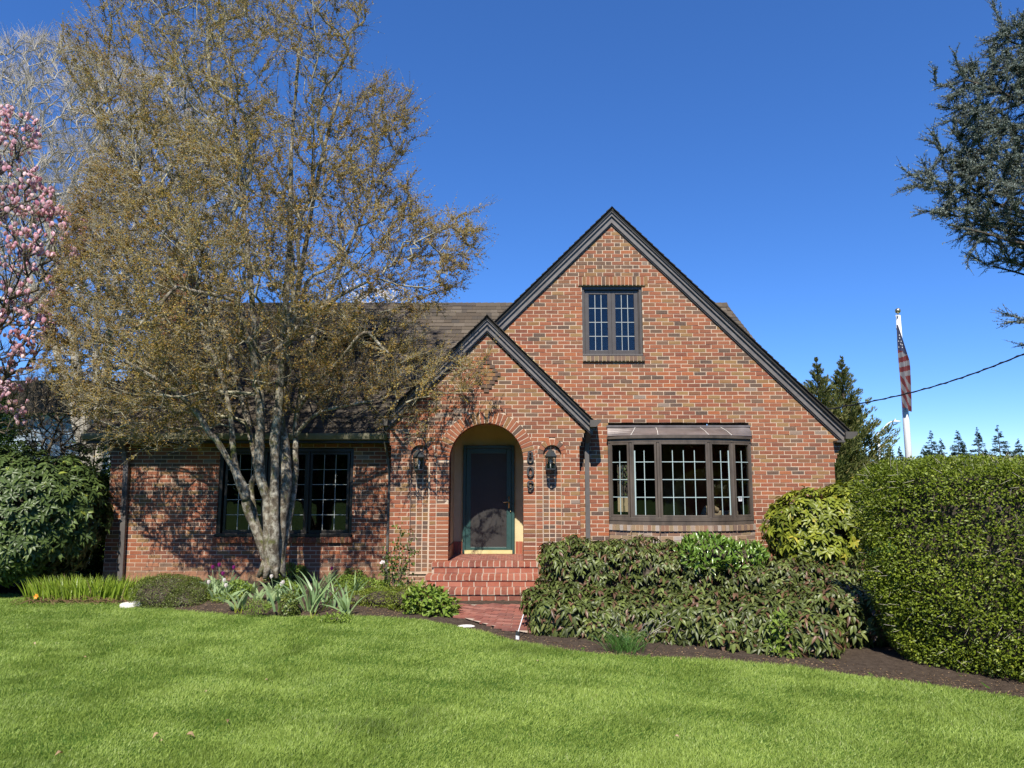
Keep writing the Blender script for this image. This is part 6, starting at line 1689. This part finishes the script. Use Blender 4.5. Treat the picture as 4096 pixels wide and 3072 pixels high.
g.build('stars', M['white_paint'], fl)
# street lamp
q = P(3512, 1728, 70); sl_ = empty('street_lamp', (q.x, 70, 0), 'white street lamp with a curved arm beyond the hedge', 'street lamp')
g = MB(); g.tube([(q.x + .05, 70, 0), (q.x, 70, q.z)], [.16, .10], 12); g.build('pole', M['white_paint'], sl_, smooth=True)
pts = [P(3514, 1742, 70), P(3530, 1718, 70), P(3548, 1697, 70), P(3562, 1688, 70), P(3572, 1686, 70)]
g = MB(); g.tube(pts, .055, 8); g.build('arm', M['white_paint'], sl_, smooth=True)
a = P(3586, 1686, 70); g = MB(); g.ico((a.x, 70, a.z), .42, 2, sq=(1.15, .4, .25)); g.tube([(a.x - .12, 70, a.z + .08), (a.x - .12, 70, a.z + .25)], .07, 8); g.build('lamp_head', M['white_paint'], sl_, smooth=True)
# overhead cable from the gable to the right
pts = []
for k in range(41):
    t = k / 40; Y = 12.6 + (8.6 - 12.6) * t; sx = 3322 + (4200 - 3322) * t; sy = 1636 + (1372 - 1636) * t + 34 * math.sin(math.pi * t)
    p = P(sx, sy, Y); pts.append(p)
pts = [Vector((pts[0].x - .25, 12.6, pts[0].z + .02))] + pts
e = pts[-1]; dd = (pts[-1] - pts[-2]) * 12; pts.append(e + dd)
g = MB(); g.tube(pts, .0095, 6); q2 = [p + Vector((0, 0, .012 * math.sin(i * 2.2))) + Vector((0, .012 * math.cos(i * 2.2), 0)) for i, p in enumerate(pts)]; g.tube(q2, .008, 6)
o = g.build('overhead_cable', M['cable'], smooth=True); tag(o, 'black twisted overhead cable running from the gable eave to the right edge', 'cable')

# ------------------------------------------------------------------ neighbours and surroundings
nb_ = empty('neighbour_house', (-18, 27, 0), 'pale blue clapboard house glimpsed between the rhododendron and the left corner', 'house')
g = MB()
for k in range(24): g.prism([(-20, k * .18), (-13.2, k * .18), (-13.2, k * .18 + .182), (-20, k * .18 + .182)], 26 - .02 * (k % 1), 26.2); g.box(-20, -13.2, 25.985, 26.0, k * .18, k * .18 + .02)
g.box(-20, -13.2, 26.2, 32, 0, 4.3)
g.build('wall', M['siding_blue'], nb_)
g = MB(); g.prism([(-20.6, 4.25), (-12.7, 4.25), (-14.2, 5.4), (-19, 5.4)], 25.5, 32.5); g.build('roof', M['shingle_edge'], nb_)
g = MB(); g.box(-15.6, -14.6, 25.94, 25.99, 1.6, 2.9); g.build('window', M['white_paint'], nb_)
# back garden seen through the dining room windows
fo = empty('garden_fence', (2.5, 24.5, 0), 'tan board fence in the back garden, seen through the bay window', 'fence')
g = MB(); x = -2.0
while x < 9: g.box(x, x + .135, 24.5, 24.52, .03, 1.25 + rd.uniform(-.01, .01), rd.random()); x += .15
g.build('boards', M['fence_wood'], fo)
g = MB(); g.box(-2, 9, 24.53, 24.58, .3, .4); g.box(-2, 9, 24.53, 24.58, .95, 1.05); g.build('rail', M['fence_wood'], fo)
BK = [((3.4, 26, 1.6), (1.6, .9, 1.6), 2.3, 0), ((5.6, 26.2, 1.5), (1.2, .9, 1.4), 2.3, 0)]
r_, p_, n__ = bush('camellia', 'camellia with pink flowers behind the back fence, seen through the bay window', 'shrub', BK, 5000, LT2, (.08, .14), (.05, .08), 'rhodo_leaf', depth=.3, corek=.8, nz=.15)
k = rng.choice(len(p_), 160); leaves('flowers', LT6, p_[k] + n__[k] * .05, n__[k] + rdir(160), n__[k], .10, .10, rng.random(160), M['petal_pink'], r_)
# wood behind the viewer, seen only as reflections in the glass
n_ = 30000; x = rng.uniform(-70, 70, n_); y = rng.uniform(-46, -38, n_); top = 7.5 + 4.5 * vnoise(x, x * 0 + 1, .13, 2.0) + 2.5 * vnoise(x, x * 0, .5, 1.0); z = rng.random(n_) ** .8 * top
o = leaves('far_trees', LT2, np.stack([x, y, z], -1), rdir(n_), rdir(n_), rng.uniform(.7, 1.5, n_), rng.uniform(.5, 1.1, n_), rng.random(n_), M['evergreen'])
tag(o, 'row of trees across the street reflected in the windows', 'trees', kind='stuff')
for xs, ys, lb in (((48, 56), (-40, 8), 'row of trees added out of view on the right to darken window reflections'), ((-56, -48), (-40, 5), 'row of trees added out of view on the left to darken window reflections')):  # unseen side belts, added so the angled panes reflect dark instead of sky
    n_ = 14000; x = rng.uniform(*xs, n_); y = rng.uniform(*ys, n_); top = 8 + 4 * vnoise(y, y * 0 + 1, .13, 2.0); z = rng.random(n_) ** .8 * top
    o = leaves('far_trees', LT2, np.stack([x, y, z], -1), rdir(n_), rdir(n_), rng.uniform(.7, 1.5, n_), rng.uniform(.5, 1.1, n_), rng.random(n_), M['evergreen']); tag(o, lb, 'trees', kind='stuff')
# wood far beyond on the right
n_ = 16000; x = rng.uniform(28, 130, n_); y = rng.uniform(135, 150, n_); top = 3.2 + 1.6 * vnoise(x, x * 0 + 1, .2, 2.0); z = rng.random(n_) * top
o = leaves('far_wood', LT2, np.stack([x, y, z], -1), rdir(n_), rdir(n_), rng.uniform(.6, 1.2, n_), rng.uniform(.4, .9, n_), rng.random(n_) * .6, M['fir_needle'])
tag(o, 'low dark belt of far woodland just above the hedge top', 'woodland', kind='stuff')
